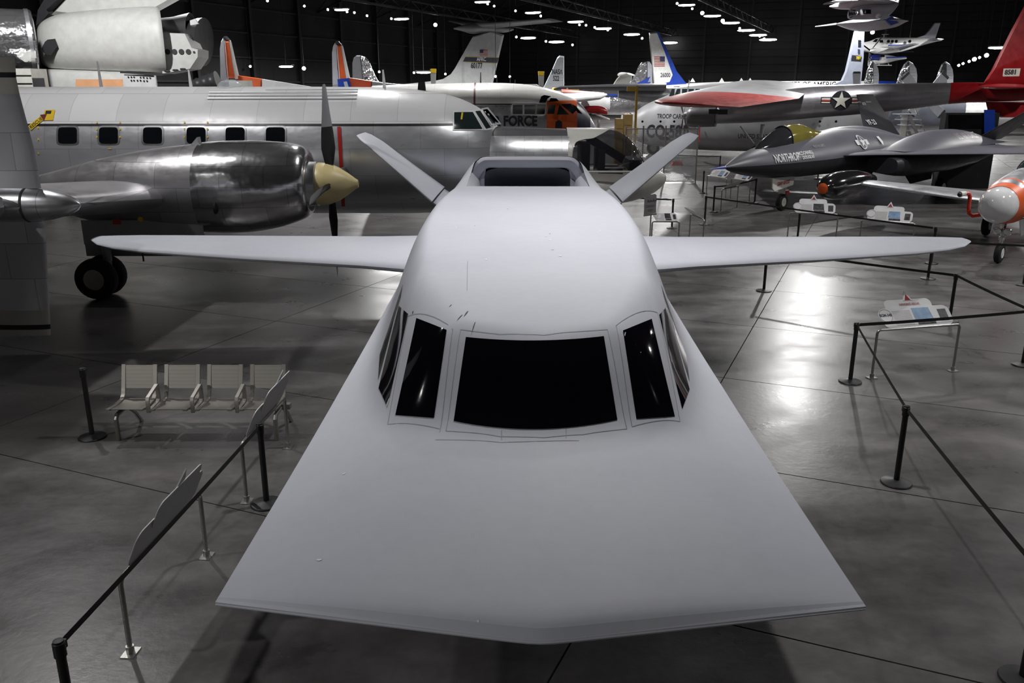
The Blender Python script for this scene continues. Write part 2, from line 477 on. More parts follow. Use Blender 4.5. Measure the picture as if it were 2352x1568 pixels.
# ------------------------------------------------------------------ walls and vaulted roof, painted near black
M_wall = mat('dark_wall_sheet', (.009, .009, .0095), .7, var=.2, scale=.4)
M_roof = mat('dark_roof_deck', (.010, .010, .012), .8)
M_truss = mat('dark_truss_steel', (.014, .014, .017), .6)
U1, VL, VR, U0 = 140.0, -62.0, 40.0, -30.0
def wallbox(name, a, b, h, t=.3):
    mb = MB(); n = Vector((-(b - a).y, (b - a).x, 0)).normalized() * t
    mb.prism([a, b, b + n, a + n], (0, 0, h)); return struct(name, mb, M_wall)
wall_back = wallbox('wall_back', hall(U1, VR), hall(U1, VL), 24, -.3)
wall_left = wallbox('wall_left', hall(U0, VL), hall(U1, VL), 17, .3)
wall_right = wallbox('wall_right', hall(U0, VR), hall(U1, VR), 17, -.3)
wall_front = wallbox('wall_front', hall(U0, VR), hall(U0, VL), 24, .3)
PW, PH = 6.9, 1.1
mb = MB(); mb.prism([(.06, 0, .05), (PW - .06, 0, .05), (PW - .06, 0, PH - .05), (.06, 0, PH - .05)], (0, -.12, 0))
pan_me = mb.mesh('wall_panel', M_wall, smooth=0)
for i in range(15):
    for j in range(16):
        o = bpy.data.objects.new('wall_panel', pan_me); COL.objects.link(o); o.parent = wall_back
        o.location = hall(U1 - .02, VL + .2 + PW * i - .8 * 0, PH * j); o.rotation_euler = (0, 0, -HA)
for i in range(1, 15):
    mb = MB(); p = hall(U1 - .25, VL + .2 + PW * i); mb.beam(p, p + Vector((0, 0, 20)), .3, .3, (UX, UY, 0))
    struct('wall_post', mb, M_truss, wall_back)
for i in range(16):
    mb = MB(); p = hall(10 + i * 8.2, VL + .35); mb.beam(p, p + Vector((0, 0, 16)), .35, .35, (UX, UY, 0))
    struct('wall_post', mb, M_truss, wall_left)
    if i % 2:
        mb = MB(); p = hall(10 + i * 8.2, VR - .35); mb.beam(p, p + Vector((0, 0, 16)), .35, .35, (UX, UY, 0))
        struct('wall_post', mb, M_truss, wall_right)
for k in range(6):
    mb = MB(); mb.beam(hall(U0, VL + .25, 2.6 + 2.4 * k), hall(U1, VL + .25, 2.6 + 2.4 * k), .16, .16)
    struct('wall_girt', mb, M_truss, wall_left)
VC, VH = (VL + VR) / 2, (VR - VL) / 2
def vault(v): return 15.0 + 9.0 * max(0.0, 1 - ((v - VC) / VH) ** 2)
mb = MB()
mb.grid(lambda a, b: hall(U0 + (U1 - U0) * a, VL + (VR - VL) * b, vault(VL + (VR - VL) * b)), 4, 40)
ceiling = struct('ceiling', mb, M_roof)
for i in range(12):
    u = 4 + i * 12
    mb = MB(); prev = None
    for k in range(33):
        v = VL + (VR - VL) * k / 32
        top, bot = hall(u, v, vault(v) - .3), hall(u, v, vault(v) - 2.3)
        if prev:
            mb.beam(prev[0], top, .18, .18); mb.beam(prev[1], bot, .16, .16)
            mb.beam(prev[k % 2], (bot, top)[k % 2], .1, .1)
        prev = (top, bot)
    struct('roof_truss', mb, M_truss, ceiling, 0)
for k in range(1, 24):
    v = VL + (VR - VL) * k / 24
    mb = MB(); mb.beam(hall(U0, v, vault(v) - .2), hall(U1, v, vault(v) - .2), .12, .2)
    struct('purlin', mb, M_truss, ceiling, 0)

# ------------------------------------------------------------------ the pale grey stealth demonstrator in the foreground
def make_tacit_paint():
    m, nt, b = _nt('pale_grey_stealth_paint')
    n1 = noise(nt, .5, 5, .6); n2 = noise(nt, 9, 6, .7)
    r1 = ramp(nt, n1.outputs['Fac'], [(.3, (.555, .57, .64)), (.7, (.62, .635, .695))])
    r2 = ramp(nt, n2.outputs['Fac'], [(.25, .955), (.6, 1.0)])
    k = nt.nodes.new('ShaderNodeMix'); k.data_type = 'RGBA'; k.blend_type = 'MULTIPLY'; k.inputs[0].default_value = 1
    nt.links.new(r1.outputs['Color'], k.inputs[6]); nt.links.new(r2.outputs['Color'], k.inputs[7])
    nt.links.new(k.outputs[2], b.inputs['Base Color'])
    b.inputs['Roughness'].default_value = .55
    b.inputs['Specular IOR Level'].default_value = .25
    return m
M_tacit = make_tacit_paint()
M_tseam = mat('seam_tape_edge', (.33, .33, .36), .6)
M_twin = mat('black_windshield', (.0035, .0025, .0055), .05, spec=.55, scale=1.0)
M_duct = mat('intake_duct_grey', (.13, .14, .17), .55)
TX0, TY0, TROT = .16, 4.12, -.0115
TB = Thing('stealth_aircraft', 'pale grey slab-nosed stealth aircraft with wraparound black windshield and roof intake', 'aircraft', (TX0, TY0, 0), TROT, local=True)

def lin(x, tab):
    xs, ys = zip(*tab); return float(np.interp(x, xs, ys))
def cub(x, tab):
    """smooth (monotone) interpolation"""
    xs, ys = zip(*tab)
    if x <= xs[0]: return ys[0]
    if x >= xs[-1]: return ys[-1]
    i = max(k for k in range(len(xs) - 1) if xs[k] <= x)
    h = xs[i + 1] - xs[i]; t = (x - xs[i]) / h
    def sl(k):
        if k == 0: return (ys[1] - ys[0]) / (xs[1] - xs[0])
        if k == len(xs) - 1: return (ys[-1] - ys[-2]) / (xs[-1] - xs[-2])
        a = (ys[k] - ys[k - 1]) / (xs[k] - xs[k - 1]); c = (ys[k + 1] - ys[k]) / (xs[k + 1] - xs[k])
        return 0 if a * c <= 0 else 2 * a * c / (a + c)
    m0, m1 = sl(i) * h, sl(i + 1) * h
    return ys[i] * (2 * t ** 3 - 3 * t * t + 1) + m0 * (t ** 3 - 2 * t * t + t) + ys[i + 1] * (-2 * t ** 3 + 3 * t * t) + m1 * (t ** 3 - t * t)
ZC = 1.5
WC = [(0, 1.96), (9, 1.93), (12, 1.88), (14, 1.78), (15.5, 1.5), (17.0, .75), (17.3, .3)]
T_NOSE = [(0, .0), (.10, .085), (.5, .15), (1.2, .235), (1.9, .325), (2.6, .37), (4, .38), (12, .36), (15, .25), (17.3, .05)]
T_ROOF = [(0, 1.9), (2.2, 2.50), (2.8, 2.585), (3.4, 2.645), (4.6, 2.71), (6.5, 2.77), (9, 2.79), (11.7, 2.75), (12.6, 2.86), (14.0, 3.11), (14.5, 3.06), (15.5, 2.65), (16.6, 2.1), (17.3, 1.6)]
HUMP = [(0, 1.98), (.35, 2.02), (.66, 2.12), (.9, 2.20), (1.12, 2.32), (1.28, 2.52), (1.42, 2.95), (1.53, 3.6), (1.63, 4.6), (1.75, 6.0), (1.83, 7.5), (1.87, 9.0), (1.87, 10.5), (1.84, 12.0), (1.73, 13.5), (1.5, 15.2), (.9, 17.2), (0, 17.3)]
HP = np.array([(x, y) for x, y in catmull(HUMP, 6)])
HA_, HB_ = HP[:-1], HP[1:]
def hump_d(x, y):
    """distance inside the hump's base line (negative outside)"""
    p = np.array((abs(x), y)); ab = HB_ - HA_
    t = np.clip(((p - HA_) * ab).sum(1) / np.maximum((ab * ab).sum(1), 1e-9), 0, 1)
    q = HA_ + ab * t[:, None]; d = np.hypot(*(p - q).T).min()
    if y <= HP[0, 1] or y >= 17.3: ins = False
    else:
        ins = False; a = abs(x)
        # crossing test towards +x
        y0, y1 = HA_[:, 1], HB_[:, 1]
        cr = ((y0 > y) != (y1 > y)); xi = HA_[:, 0] + (y - y0) / np.where(cr, y1 - y0, 1) * ab[:, 0]
        ins = (np.sum(cr & (xi > a)) % 2) == 1
    return d if ins else -d
def t_top(x, y):
    wc = lin(y, WC); s = min(1, abs(x) / wc)
    zn = ZC + .012 + cub(y, T_NOSE) * (1 - s ** 2.4)
    d = hump_d(x, y)
    ww = lin(y, [(0, .85), (2.6, .85), (4.2, .58), (7, .52), (11, .58), (11.7, .62), (13, .74), (14, .8), (17.3, .55)])
    e = .16
    t = (d + math.sqrt(d * d + e * e)) / 2 / ww            # soft concave foot
    S = math.sin(PI / 2 * min(1.0, t)) ** 1.05 - .0
    return zn + (max(cub(y, T_ROOF), zn) - zn) * S
def t_bot(x, y):
    wc = lin(y, WC); s = min(1, abs(x) / wc)
    return ZC - .012 - cub(y, [(0, .0), (.3, .10), (2, .38), (5, .58), (12, .58), (16, .2), (17.3, .02)]) * (1 - s ** 3)
XI = 1.24                                           # half width of the intake opening
cols = [-1 + k / 16 for k in range(17)]             # outside part, 0..1 mapped below
def xs_at(y):
    wc = lin(y, WC); inner = min(XI, wc * .6)
    xs = []
    NO, NI = 30, 34
    for k in range(NO): xs.append(-wc + (wc - inner) * k / NO)
    for k in range(NI): xs.append(-inner + 2 * inner * k / NI)
    for k in range(NO + 1): xs.append(inner + (wc - inner) * k / NO)
    return xs
rows_y = [0, .03, .06, .10, .2, .35, .5, .7, .9, 1.1, 1.3, 1.5, 1.65, 1.8] + [1.88 + .035 * k for k in range(44)] + [3.46 + .09 * k for k in range(20)] + [5.3 + .25 * k for k in range(25)] + [11.5, 11.62, 11.7] + [11.7 + .23 * k for k in range(1, 11)] + [14.25, 14.5, 14.8, 15.1, 15.5, 15.9, 16.3, 16.7, 17.0, 17.2, 17.3]
def yfront(x): return .37 * math.sqrt((x / 1.96) ** 2 + .002) - .0165
mb = MB(); top_rows = []; bot_rows = []
for y in rows_y:
    xs = xs_at(y)
    rt, rb = [], []
    for x in xs:
        yy = y + yfront(x) * max(0, 1 - y / 4.0)
        if yy > 14.8: yy = 14.8 + (yy - 14.8) * .6
        rt.append(Vector((x, yy, t_top(x, y if y > 2.4 else y + (yy - y) * .0)))); rb.append(Vector((x, yy, t_bot(x, y))))
    top_rows.append(rt); bot_rows.append(rb)
NC = len(top_rows[0]); NR = len(rows_y)
for r in top_rows: mb.v += r
for i in range(NR - 1):
    ym = (rows_y[i] + rows_y[i + 1]) / 2
    for j in range(NC - 1):
        if 11.7 < ym < 14.0 and 30 <= j < 64: continue
        mb.f.append((i * NC + j, i * NC + j + 1, (i + 1) * NC + j + 1, (i + 1) * NC + j)); mb.mi.append(0)
o = len(mb.v)
for r in bot_rows: mb.v += r
for i in range(NR - 1):
    for j in range(NC - 1):
        mb.f.append((o + i * NC + j, o + (i + 1) * NC + j, o + (i + 1) * NC + j + 1, o + i * NC + j + 1)); mb.mi.append(0)
for i in range(NR - 1):
    mb.f.append((i * NC, (i + 1) * NC, o + (i + 1) * NC, o + i * NC)); mb.mi.append(0)
    mb.f.append((i * NC + NC - 1, o + i * NC + NC - 1, o + (i + 1) * NC + NC - 1, (i + 1) * NC + NC - 1)); mb.mi.append(0)
for j in range(NC - 1): mb.f.append((j, o + j, o + j + 1, j + 1)); mb.mi.append(0)
body = TB.part('fuselage', mb, M_tacit, smooth=38)

# front edge strip
mb = MB()
mb.grid(lambda a, b: (lambda x: Vector((x, yfront(x) + .045 - .055 * b, (t_top(x, .045) + .006) * (1 - b) + (ZC + .002) * b)))((a * 2 - 1) * 1.958), 60, 1)
mb.grid(lambda a, b: (lambda x: Vector((x, yfront(x) - .01 + .06 * b, ZC + .002 - .02 * b)))((a * 2 - 1) * 1.958), 60, 1)
TB.part('nose_edge', mb, M_tacit)

# intake: open trough, duct and rounded cowl lip
mb = MB()
def trough(a, b):
    y = 11.7 + 2.3 * b
    zt = t_top(XI, y); zf = max(1.95, cub(y, [(11.7, 2.75), (11.95, 2.66), (12.5, 2.25), (13.1, 1.98), (14, 1.95)]))
    zc_ = cub(y, [(11.7, 2.75), (14, 3.02)])
    pts = [(-XI, zt), (-1.13, zt - .03), (-1.01, zt - .16), (-.94, max(zf, zt - .5)), (-.92, zf)]
    pts = pts + [(-x, z) for x, z in reversed(pts)]
    k = a * (len(pts) - 1); i = min(int(k), len(pts) - 2); t = k - i
    return Vector((pts[i][0] + (pts[i + 1][0] - pts[i][0]) * t, y, pts[i][1] + (pts[i + 1][1] - pts[i][1]) * t))
mb.grid(trough, 36, 20)
TB.part('intake_trough', mb, M_tacit)
mb = MB(); rs = []
for y, hw, z0, z1 in ((14.0, .95, 1.95, 2.88), (14.4, .92, 1.85, 2.72), (15.0, .78, 1.72, 2.55), (15.5, .6, 1.65, 2.3), (15.9, .4, 1.62, 2.0)):
    rs.append(sring((0, y, (z0 + z1) / 2), hw, (z1 - z0) / 2, (1, 0, 0), (0, 0, 1), 32, 5))
mb.rings(rs, cap0=False)
TB.part('intake_duct', mb, M_duct)
mb = MB(); rs = []
NJ = 40
lipc = []
for j in range(NJ + 1):
    a = -1 + 2 * j / NJ
    x = a * XI; zt = t_top(abs(x) if abs(x) < XI else XI, 14.0)
    lipc.append((x, zt))
for y, dz, sh in ((14.02, .0, 1.0), (13.93, -.015, .995), (13.88, -.06, .97), (13.9, -.14, .93), (14.0, -.21, .88)):
    rs.append([Vector((x * sh, y, z + dz - .05 * (abs(x) / XI) ** 6)) for x, z in lipc])
rs.append([Vector((x * .77, 14.0, 2.88 if abs(x) < XI * .93 else 2.66)) for x, z in lipc])
mb.rings(rs, False, False, closed=False)
TB.part('intake_cowl', mb, M_tacit, smooth=50)
for s_ in (-1, 1):
    mb = MB(); mb.prism([(s_ * 1.24, 14.0, 1.9), (s_ * .9, 14.0, 1.9), (s_ * .9, 14.0, 2.92), (s_ * 1.24, 14.0, 2.84)], (0, .03, 0))
    TB.part('intake_wall', mb, M_tacit)

# windshield and side panes: patches lying on the hump
def yw(x, y): return y + yfront(x) * max(0, 1 - y / 4.0)
def pane(poly, nu=14, nv=10, lift=.006, name='pane', m=None, bulge=0.0):
    """poly: four (x, y) corners on the hump: bottom-left, bottom-right, top-right, top-left (hump coordinates)"""
    (ax, ay), (bx, by), (cx, cy), (dx, dy) = poly
    mb = MB()
    def f(a, b):
        x = (ax + (bx - ax) * a) * (1 - b) + (dx + (cx - dx) * a) * b
        y = (ay + (by - ay) * a) * (1 - b) + (dy + (cy - dy) * a) * b - bulge * 4 * a * (1 - a)
        return Vector((x, yw(x, y), t_top(x, y) + lift))
    mb.grid(f, nu, nv)
    return mb
def mirror(mb):
    m2 = MB(); m2.v = [Vector((-p.x, p.y, p.z)) for p in mb.v]; m2.f = [tuple(reversed(f)) for f in mb.f]; m2.mi = list(mb.mi); return m2
def t_hit(px, py):
    """where a line of sight of the photograph meets the hump: hump coordinates (x, y)"""
    a, b, c = _ray(px, py); cr, sr = math.cos(-TROT), math.sin(-TROT)
    lo = None; prev = None; t = 4.6
    def g(t):
        X, Y, Z = a * t - TX0, b * t - TY0, CAM_H + c * t
        x, y = X * cr - Y * sr, X * sr + Y * cr
        yf = yfront(x)
        if y < 4: y = (y - yf) / (1 - yf / 4)
        return x, y, Z
    while t < 18:
        x, y, z = g(t)
        if 0 < y < 16 and abs(x) < 1.95 and z < t_top(x, y):
            lo, hi = t - .06, t
            for _ in range(18):
                m_ = (lo + hi) / 2; x, y, z = g(m_)
                if z < t_top(x, y): hi = m_
                else: lo = m_
            return x, y
        t += .06
    return None
def sym(l, r):
    (a, b), (c, d) = t_hit(*l), t_hit(*r)
    return ((c - a) / 2, (b + d) / 2)
def px_pane(q, nu, nv, bulge=(0, 0), lift=.006):
    """pane whose outline was read off the photograph (bottom-left, bottom-right, top-right, top-left), lying on the hump"""
    P = {}
    for i in range(nu + 1):
        for j in range(nv + 1):
            a, b = i / nu, j / nv
            x = (q[0][0] * (1 - a) + q[1][0] * a) * (1 - b) + (q[3][0] * (1 - a) + q[2][0] * a) * b
            y = (q[0][1] * (1 - a) + q[1][1] * a) * (1 - b) + (q[3][1] * (1 - a) + q[2][1] * a) * b + 4 * a * (1 - a) * (bulge[0] * (1 - b) + bulge[1] * b)
            P[i, j] = t_hit(x, y)
    mb = MB()
    mb.grid(lambda a, b: (lambda h: Vector((h[0], yw(*h), t_top(*h) + lift)))(P[round(a * nu), round(b * nv)]), nu, nv)
    return mb, P
mb, Pc = px_pane([(1042, 968), (1418, 965), (1387, 773), (1070, 775)], 20, 12, (20, 9))
cb, ct = Pc[20, 0], Pc[20, 12]
TB.part('windshield', mb, M_twin, label='black centre windshield')
w2 = [sym((998, 962), (1462, 963)), sym((907, 958), (1550, 957)), sym((954, 740), (1497, 733)), sym((1027, 766), (1431, 760))]
w3 = [sym((892, 941), (1567, 940)), sym((871, 898), (1583, 895)), sym((917, 708), (1531, 706)), sym((937, 731), (1514, 724))]
for q in ([(1462, 963), (1550, 957), (1497, 733), (1431, 760)], [(1567, 940), (1584, 895), (1532, 705), (1514, 724)]):
    mb, _ = px_pane(q, 8, 12)
    TB.part('side_window', mb, M_twin); TB.part('side_window', mirror(mb), M_twin)
dx, dy = w3[1][0] - w3[0][0], w3[1][1] - w3[0][1]
def inset_x(y, d0):
    """x on the hump flank at distance d0 inside the base line"""
    lo, hi = .3, 1.9
    for _ in range(30):
        m_ = (lo + hi) / 2
        if hump_d(m_, y) > d0: lo = m_
        else: hi = m_
    return lo
db, dt = hump_d(*w3[1]), hump_d(*w3[2])
yb4, yt4 = w3[1][1] + .24, w3[2][1] + .36
w4 = [(inset_x(yb4, db), yb4), (inset_x(yb4 + .75, db), yb4 + .75), (inset_x(yt4 + .55, dt), yt4 + .55), (inset_x(yt4, dt), yt4)]
for q in (w4,):
    for s in (-1, 1):
        TB.part('side_window', pane([(s * x, y) for x, y in q], 10, 12), M_twin)
# sealing-tape seams round the glazing
def seam(pts, wd=.007, name='seam'):
    mb = MB()
    P = [Vector((x, y, 0)) for x, y in pts]; L = []
    for a, b in zip(P[:-1], P[1:]):
        for k in range(8): L.append(a.lerp(b, k / 8))
    L.append(P[-1])
    vs = []
    for i, p in enumerate(L):
        d = (L[min(i + 1, len(L) - 1)] - L[max(0, i - 1)]).normalized(); n = Vector((-d.y, d.x, 0)) * wd / 2
        for q in (p - n, p + n): vs.append(Vector((q.x, yw(q.x, q.y), t_top(q.x, q.y) + .003)))
    mb.add(vs, [(2 * i, 2 * i + 1, 2 * i + 3, 2 * i + 2) for i in range(len(L) - 1)])
    return TB.part(name, mb, M_tseam, body, smooth=0)
def ring_seam(q, e):
    cx, cy = sum(p[0] for p in q) / 4, sum(p[1] for p in q) / 4
    r = [(cx + (x - cx) * (1 + e / max(.05, abs(x - cx))), cy + (y - cy) * (1 + e / max(.08, abs(y - cy)))) for x, y in q]
    return r + [r[0]]
for l in (((1058, 757), (1150, 768), (1250, 770), (1395, 757)), ((1395, 757), (1440, 985)), ((1058, 757), (1024, 990)), ((1040, 757), (1010, 992)), ((1024, 990), (1150, 1003), (1250, 1005), (1340, 998), (1440, 985)), ((938, 726), (1040, 757)), ((938, 726), (890, 975)), ((890, 975), (1010, 985)),
          ((1415, 748), (1452, 980)), ((1415, 748), (1510, 718)), ((1510, 718), (1562, 968)), ((1452, 980), (1562, 968)), ((1074, 600), (1073, 668)), ((1152, 988), (1152, 1010)), ((1300, 985), (1300, 1006)), ((1000, 1010), (1150, 1016), (1330, 1012))):
    seam([t_hit(*p) for p in l], .0045)
# chips and scratches in the paint
M_chip = mat('white_paint_chip', (.85, .85, .86), .6); M_scr = mat('dark_scratch', (.06, .06, .05), .7)
def chip(px, py, w_, l_, m, ang=0.0):
    x, y = t_hit(px, py); mb = MB()
    ca, sa = math.cos(ang), math.sin(ang)
    pts = [(w_ * math.cos(t), l_ * math.sin(t) * (1 + .3 * math.sin(3 * t))) for t in [2 * PI * k / 8 for k in range(8)]]
    mb.add([Vector((x + p * ca - q * sa, yw(x + p * ca - q * sa, y + p * sa + q * ca), t_top(x + p * ca - q * sa, y + p * sa + q * ca) + .004)) for p, q in pts], [tuple(range(8))])
    TB.part('paint_mark', mb, m, body, smooth=0)
for px, py, w_, l_ in ((733, 1286, .02, .011), (790, 1088, .012, .012), (1253, 543, .014, .016), (1264, 551, .016, .018), (1287, 588, .016, .02), (1117, 596, .013, .02), (1048, 522, .012, .02), (1378, 529, .01, .018), (1098, 1428, .008, .008)):
    chip(px, py, w_, l_, M_chip)
for px, py, w_, l_, an in ((1071, 720, .006, .07, -.2), (1057, 728, .004, .06, -.35), (1088, 750, .004, .07, -.2), (1035, 702, .003, .03, -.3), (1263, 537, .01, .012, 0), (1166, 480, .01, .012, 0), (1091, 519, .009, .01, 0), (1269, 574, .02, .006, .3), (948, 718, .006, .03, .1)):
    chip(px, py, w_, l_, M_scr, an)

# wings
mb = MB()
surf(mb, [((1.3, 8.35, 1.84), (1.3, 11.3, 1.92), (0, 0, .20)), ((1.95, 8.55, 1.86), (1.95, 11.15, 1.93), (0, 0, .17)), ((2.6, 8.72, 1.875), (2.6, 11.0, 1.94), (0, 0, .145)), ((4.5, 9.05, 1.91), (4.5, 10.88, 1.965), (0, 0, .115)),
          ((6.2, 9.4, 1.95), (6.2, 10.78, 1.99), (0, 0, .085)), ((6.8, 9.62, 1.965), (6.8, 10.72, 2.0), (0, 0, .06)), ((7.2, 9.9, 1.975), (7.2, 10.68, 2.0), (0, 0, .035)), ((7.5, 10.3, 1.985), (7.5, 10.62, 2.0), (0, 0, .012))], 18)
TB.part('wing', mb, M_tacit); TB.part('wing', mirror(mb), M_tacit)
# canted tails: fixed root stub and all-moving fin
mb = MB(); mb2 = MB()
th = Vector((-.065, 0, .08))
surf(mb2, [((1.35, 13.6, 1.75), (1.3, 15.9, 1.85), th), ((1.98, 13.95, 2.16), (1.9, 15.75, 2.24), th)], 14)
surf(mb, [((2.0, 13.9, 2.19), (1.9, 15.8, 2.28), th), ((2.7, 14.25, 2.73), (2.65, 15.95, 2.8), th * .8), ((3.35, 14.6, 3.22), (3.32, 16.1, 3.28), th * .6), ((3.62, 14.85, 3.39), (3.6, 16.15, 3.44), th * .4), ((3.76, 15.15, 3.47), (3.74, 16.15, 3.49), th * .15)], 16)
for k in (mb, mirror(mb)): TB.part('tail_fin', k, M_tacit)
for k in (mb2, mirror(mb2)): TB.part('tail_root', k, M_tacit)
# landing gear
for nm, x, y, r in (('nose_gear', 0, 3.6, .26), ('main_gear', -1.25, 9.9, .34), ('main_gear', 1.25, 9.9, .34)):
    mb = MB(); mb.cyl((x, y, r), (x, y + .1, 1.2), .055, .07, 14); mb.cyl((x, y + .05, .55), (x, y + .75, 1.15), .03, n=10); mb.cyl((x - .16, y, r), (x + .16, y, r), .035, n=10)
    g_ = TB.part(nm, mb, M_white)
    for s in (-1, 1): wheel(TB, (x + s * .16, y, r), r, .16, M_tyre, M_white, (1, 0, 0), g_)

# ------------------------------------------------------------------ twin-engined silver and white research airliner on the left
YF = 22.0
CV = Thing('research_airliner', 'silver airliner with white top, black stripe and second bubble cockpit, behind the left wing', 'aircraft', (-6.0, YF, 0))
zs1, zs2 = at(600, 290.5, 20.5).z, at(600, 284.5, 20.5).z
M_cv = banded('airliner_white_over_metal', 2, [(-9, (.62, .63, .66), .66, .33), (zs1, (.012, .012, .014), 0, .4), (zs2, (.70, .70, .72), 0, .34)])
mb = MB()
st = [(-700, 230, 450), (-450, 206, 480), (-200, 200, 487), (60, 199.5, 488), (400, 199, 488), (700, 199, 488), (850, 200, 488), (930, 203, 488), (990, 209, 487), (1040, 220, 486), (1075, 233, 484), (1105, 250, 482), (1130, 272, 480), (1150, 300, 478), (1170, 330, 474)]
cv_rows = fuse_px(mb, st, YF, 1.0, 40, 2.0, 4)
CX = np.array([r[0] for r in cv_rows]); CZ = np.array([r[1] for r in cv_rows]); CR = np.array([r[2] for r in cv_rows])
fus = CV.part('fuselage', mb, M_cv, smooth=40)
def cv_y(x, z, lift=.012):
    zc, r = np.interp(x, CX, CZ), np.interp(x, CX, CR) + lift
    return YF - math.sqrt(max(.02, r * r - (z - zc) ** 2))
def cv_pt(px, py, lift=.012):
    Y = YF - 1.4
    for _ in range(12):
        p = at(px, py, Y); Y = .5 * Y + .5 * cv_y(p.x, p.z, lift)
    return at(px, py, Y)
def cv_patch(px0, py0, px1, py1, rad, lift, nu=10, nv=8):
    """rounded rectangle lying on the near side of the fuselage"""
    a, b = cv_pt(px0, py0), cv_pt(px1, py1)
    cx, cz, hx, hz = (a.x + b.x) / 2, (a.z + b.z) / 2, abs(b.x - a.x) / 2, abs(a.z - b.z) / 2
    mb = MB(); n = 28; vs = [Vector((cx, cv_y(cx, cz, lift), cz))]; rows = []
    for s in (.5, 1.0):
        for j in range(n):
            t = 2 * PI * j / n; ct_, st_ = math.cos(t), math.sin(t)
            x = cx + s * hx * math.copysign(abs(ct_) ** (2 / rad), ct_); z = cz + s * hz * math.copysign(abs(st_) ** (2 / rad), st_)
            vs.append(Vector((x, cv_y(x, z, lift), z)))
    fs = [(0, 1 + j, 1 + (j + 1) % n) for j in range(n)] + [(1 + j, 1 + n + j, 1 + n + (j + 1) % n, 1 + (j + 1) % n) for j in range(n)]
    mb.add(vs, fs)
    return mb
M_wframe = mat('window_surround_metal', (.5, .5, .52), .35, .9)
for px in (155.5, 249.5, 350.5, 450.5, 540, 632.5):
    f_ = CV.part('cabin_window', cv_patch(px - 26, 288.5, px + 26, 333, 6, .008), M_wframe)
    CV.part('pane', cv_patch(px - 21.5, 292, px + 21.5, 329, 6, .02), M_pane, f_)
M_mark = mat('yellow_marking', (.75, .50, .01), .5)
def cv_decal(name, x0, y0, x1, y1, m, lift=.014, parent=None): return CV.part(name, cv_patch(x0, y0, x1, y1, 30, lift), m, parent, smooth=0)
for px in (249.5, 450.5):
    for dx_, dy_ in ((-27, 279), (26, 279), (-27, 294), (26, 294), (-27, 312), (26, 312)):
        cv_decal('escape_mark', px + dx_ - 1.5, dy_, px + dx_ + 1.5, dy_ + 4, M_mark)
cv_decal('escape_mark', 248, 340, 255, 342, M_mark)
for y0 in (290, 317, 349): cv_decal('escape_mark', 86.5, y0, 89, y0 + 5, M_mark)
sgn = cv_decal('rescue_placard', 103, 252, 122, 276, M_mark)
cv_decal('placard_text', 106, 254, 117, 261, M_ink, .02, sgn)
a0 = cv_pt(72, 296)
def resc(u, v):
    ca, sa = math.cos(.72), math.sin(.72); x = a0.x + u * ca - v * sa; z = a0.z + u * sa + v * ca
    return Vector((x, cv_y(x, z, .022), z))
mb = MB(); mb.grid(lambda a, b: (lambda p: Vector((p.x, p.y + .006, p.z)))(resc(-.02 + a * .36, -.02 + b * .12)), 6, 2)
band = CV.part('rescue_arrow', mb, M_mark, smooth=0)
CV.part('lettering', text_mb('RESCUE', .08, resc, .0015, .85), M_ink, band, smooth=0)
mb = MB(); mb.add([resc(.33, -.05), resc(.33, .13), resc(.46, .04)], [(0, 1, 2)]); CV.part('arrow_head', mb, mat('dark_red_marking', (.12, .01, .01), .5), band, smooth=0)
# propeller warning stripe
M_pred = mat('propeller_warning_red', (.42, .012, .01), .4)
mb = MB(); mb.grid(lambda a, b: (lambda p: p)(cv_pt(774.5 + 8 * a + 10 * b, 291 + 183 * b, .016)), 1, 16); CV.part('propeller_stripe', mb, M_pred)
# skylight rails, blade aerial and masts on the roof
for i, py in enumerate((205.5, 212, 218.5, 226)):
    x0, x1 = (610, 822) if i == 0 else (482 - i * 2, 822 - i)
    mb = MB(); mb.tube([cv_pt(x0 + (x1 - x0) * k / 12, py, .03) for k in range(13)], .018, 6); CV.part('roof_rail', mb, M_white)
mb = MB(); c = at(967, 200, YF); mb.prism([c + Vector((-.1, -.05, -.25)), c + Vector((.13, -.05, -.25)), c + Vector((.10, -.05, .12)), c + Vector((-.06, -.05, .12))], (0, .1, 0)); CV.part('blade_aerial', mb, M_black)
for px, h in ((233, .62), (439, .42), (883, .42)):
    mb = MB(); c = at(px, 201, YF); mb.cyl(c, c + Vector((-.02, 0, h)), .045, .02, 8); CV.part('mast', mb, M_white if px != 233 else M_grey)
mb = MB(); mb.ball(at(530, 201, YF), (.32, .32, .2)); CV.part('sextant_dome', mb, glass('clear_dome', (.7, .75, .8), .05, .35))
# cockpit glazing
def quad_on(pts, lift=.012, n=6, f=cv_pt):
    mb = MB()
    def g(a, b):
        x = (pts[0][0] * (1 - a) + pts[1][0] * a) * (1 - b) + (pts[3][0] * (1 - a) + pts[2][0] * a) * b
        y = (pts[0][1] * (1 - a) + pts[1][1] * a) * (1 - b) + (pts[3][1] * (1 - a) + pts[2][1] * a) * b
        return f(x, y, lift)
    mb.grid(g, n, n); return mb
M_cglass = mat('cockpit_glass', (.02, .028, .03), .07, spec=.7)
for fr, gl in (([(1040, 299), (1112, 299), (1090, 253), (1040, 254)], [(1043.5, 295.5), (1108, 295.5), (1086, 257), (1043.5, 257.5)]),
               ([(1113, 299), (1132, 297), (1104, 250), (1089, 252)], [(1117, 295), (1128, 292), (1103, 254), (1092, 255)]),
               ([(1128, 288), (1152, 285), (1121, 246), (1105, 249)], [(1131, 283), (1146, 281), (1119, 250), (1109, 252)])):
    f_ = CV.part('cockpit_window', quad_on(fr, .012), M_white); CV.part('pane', quad_on(gl, .026), M_cglass, f_)
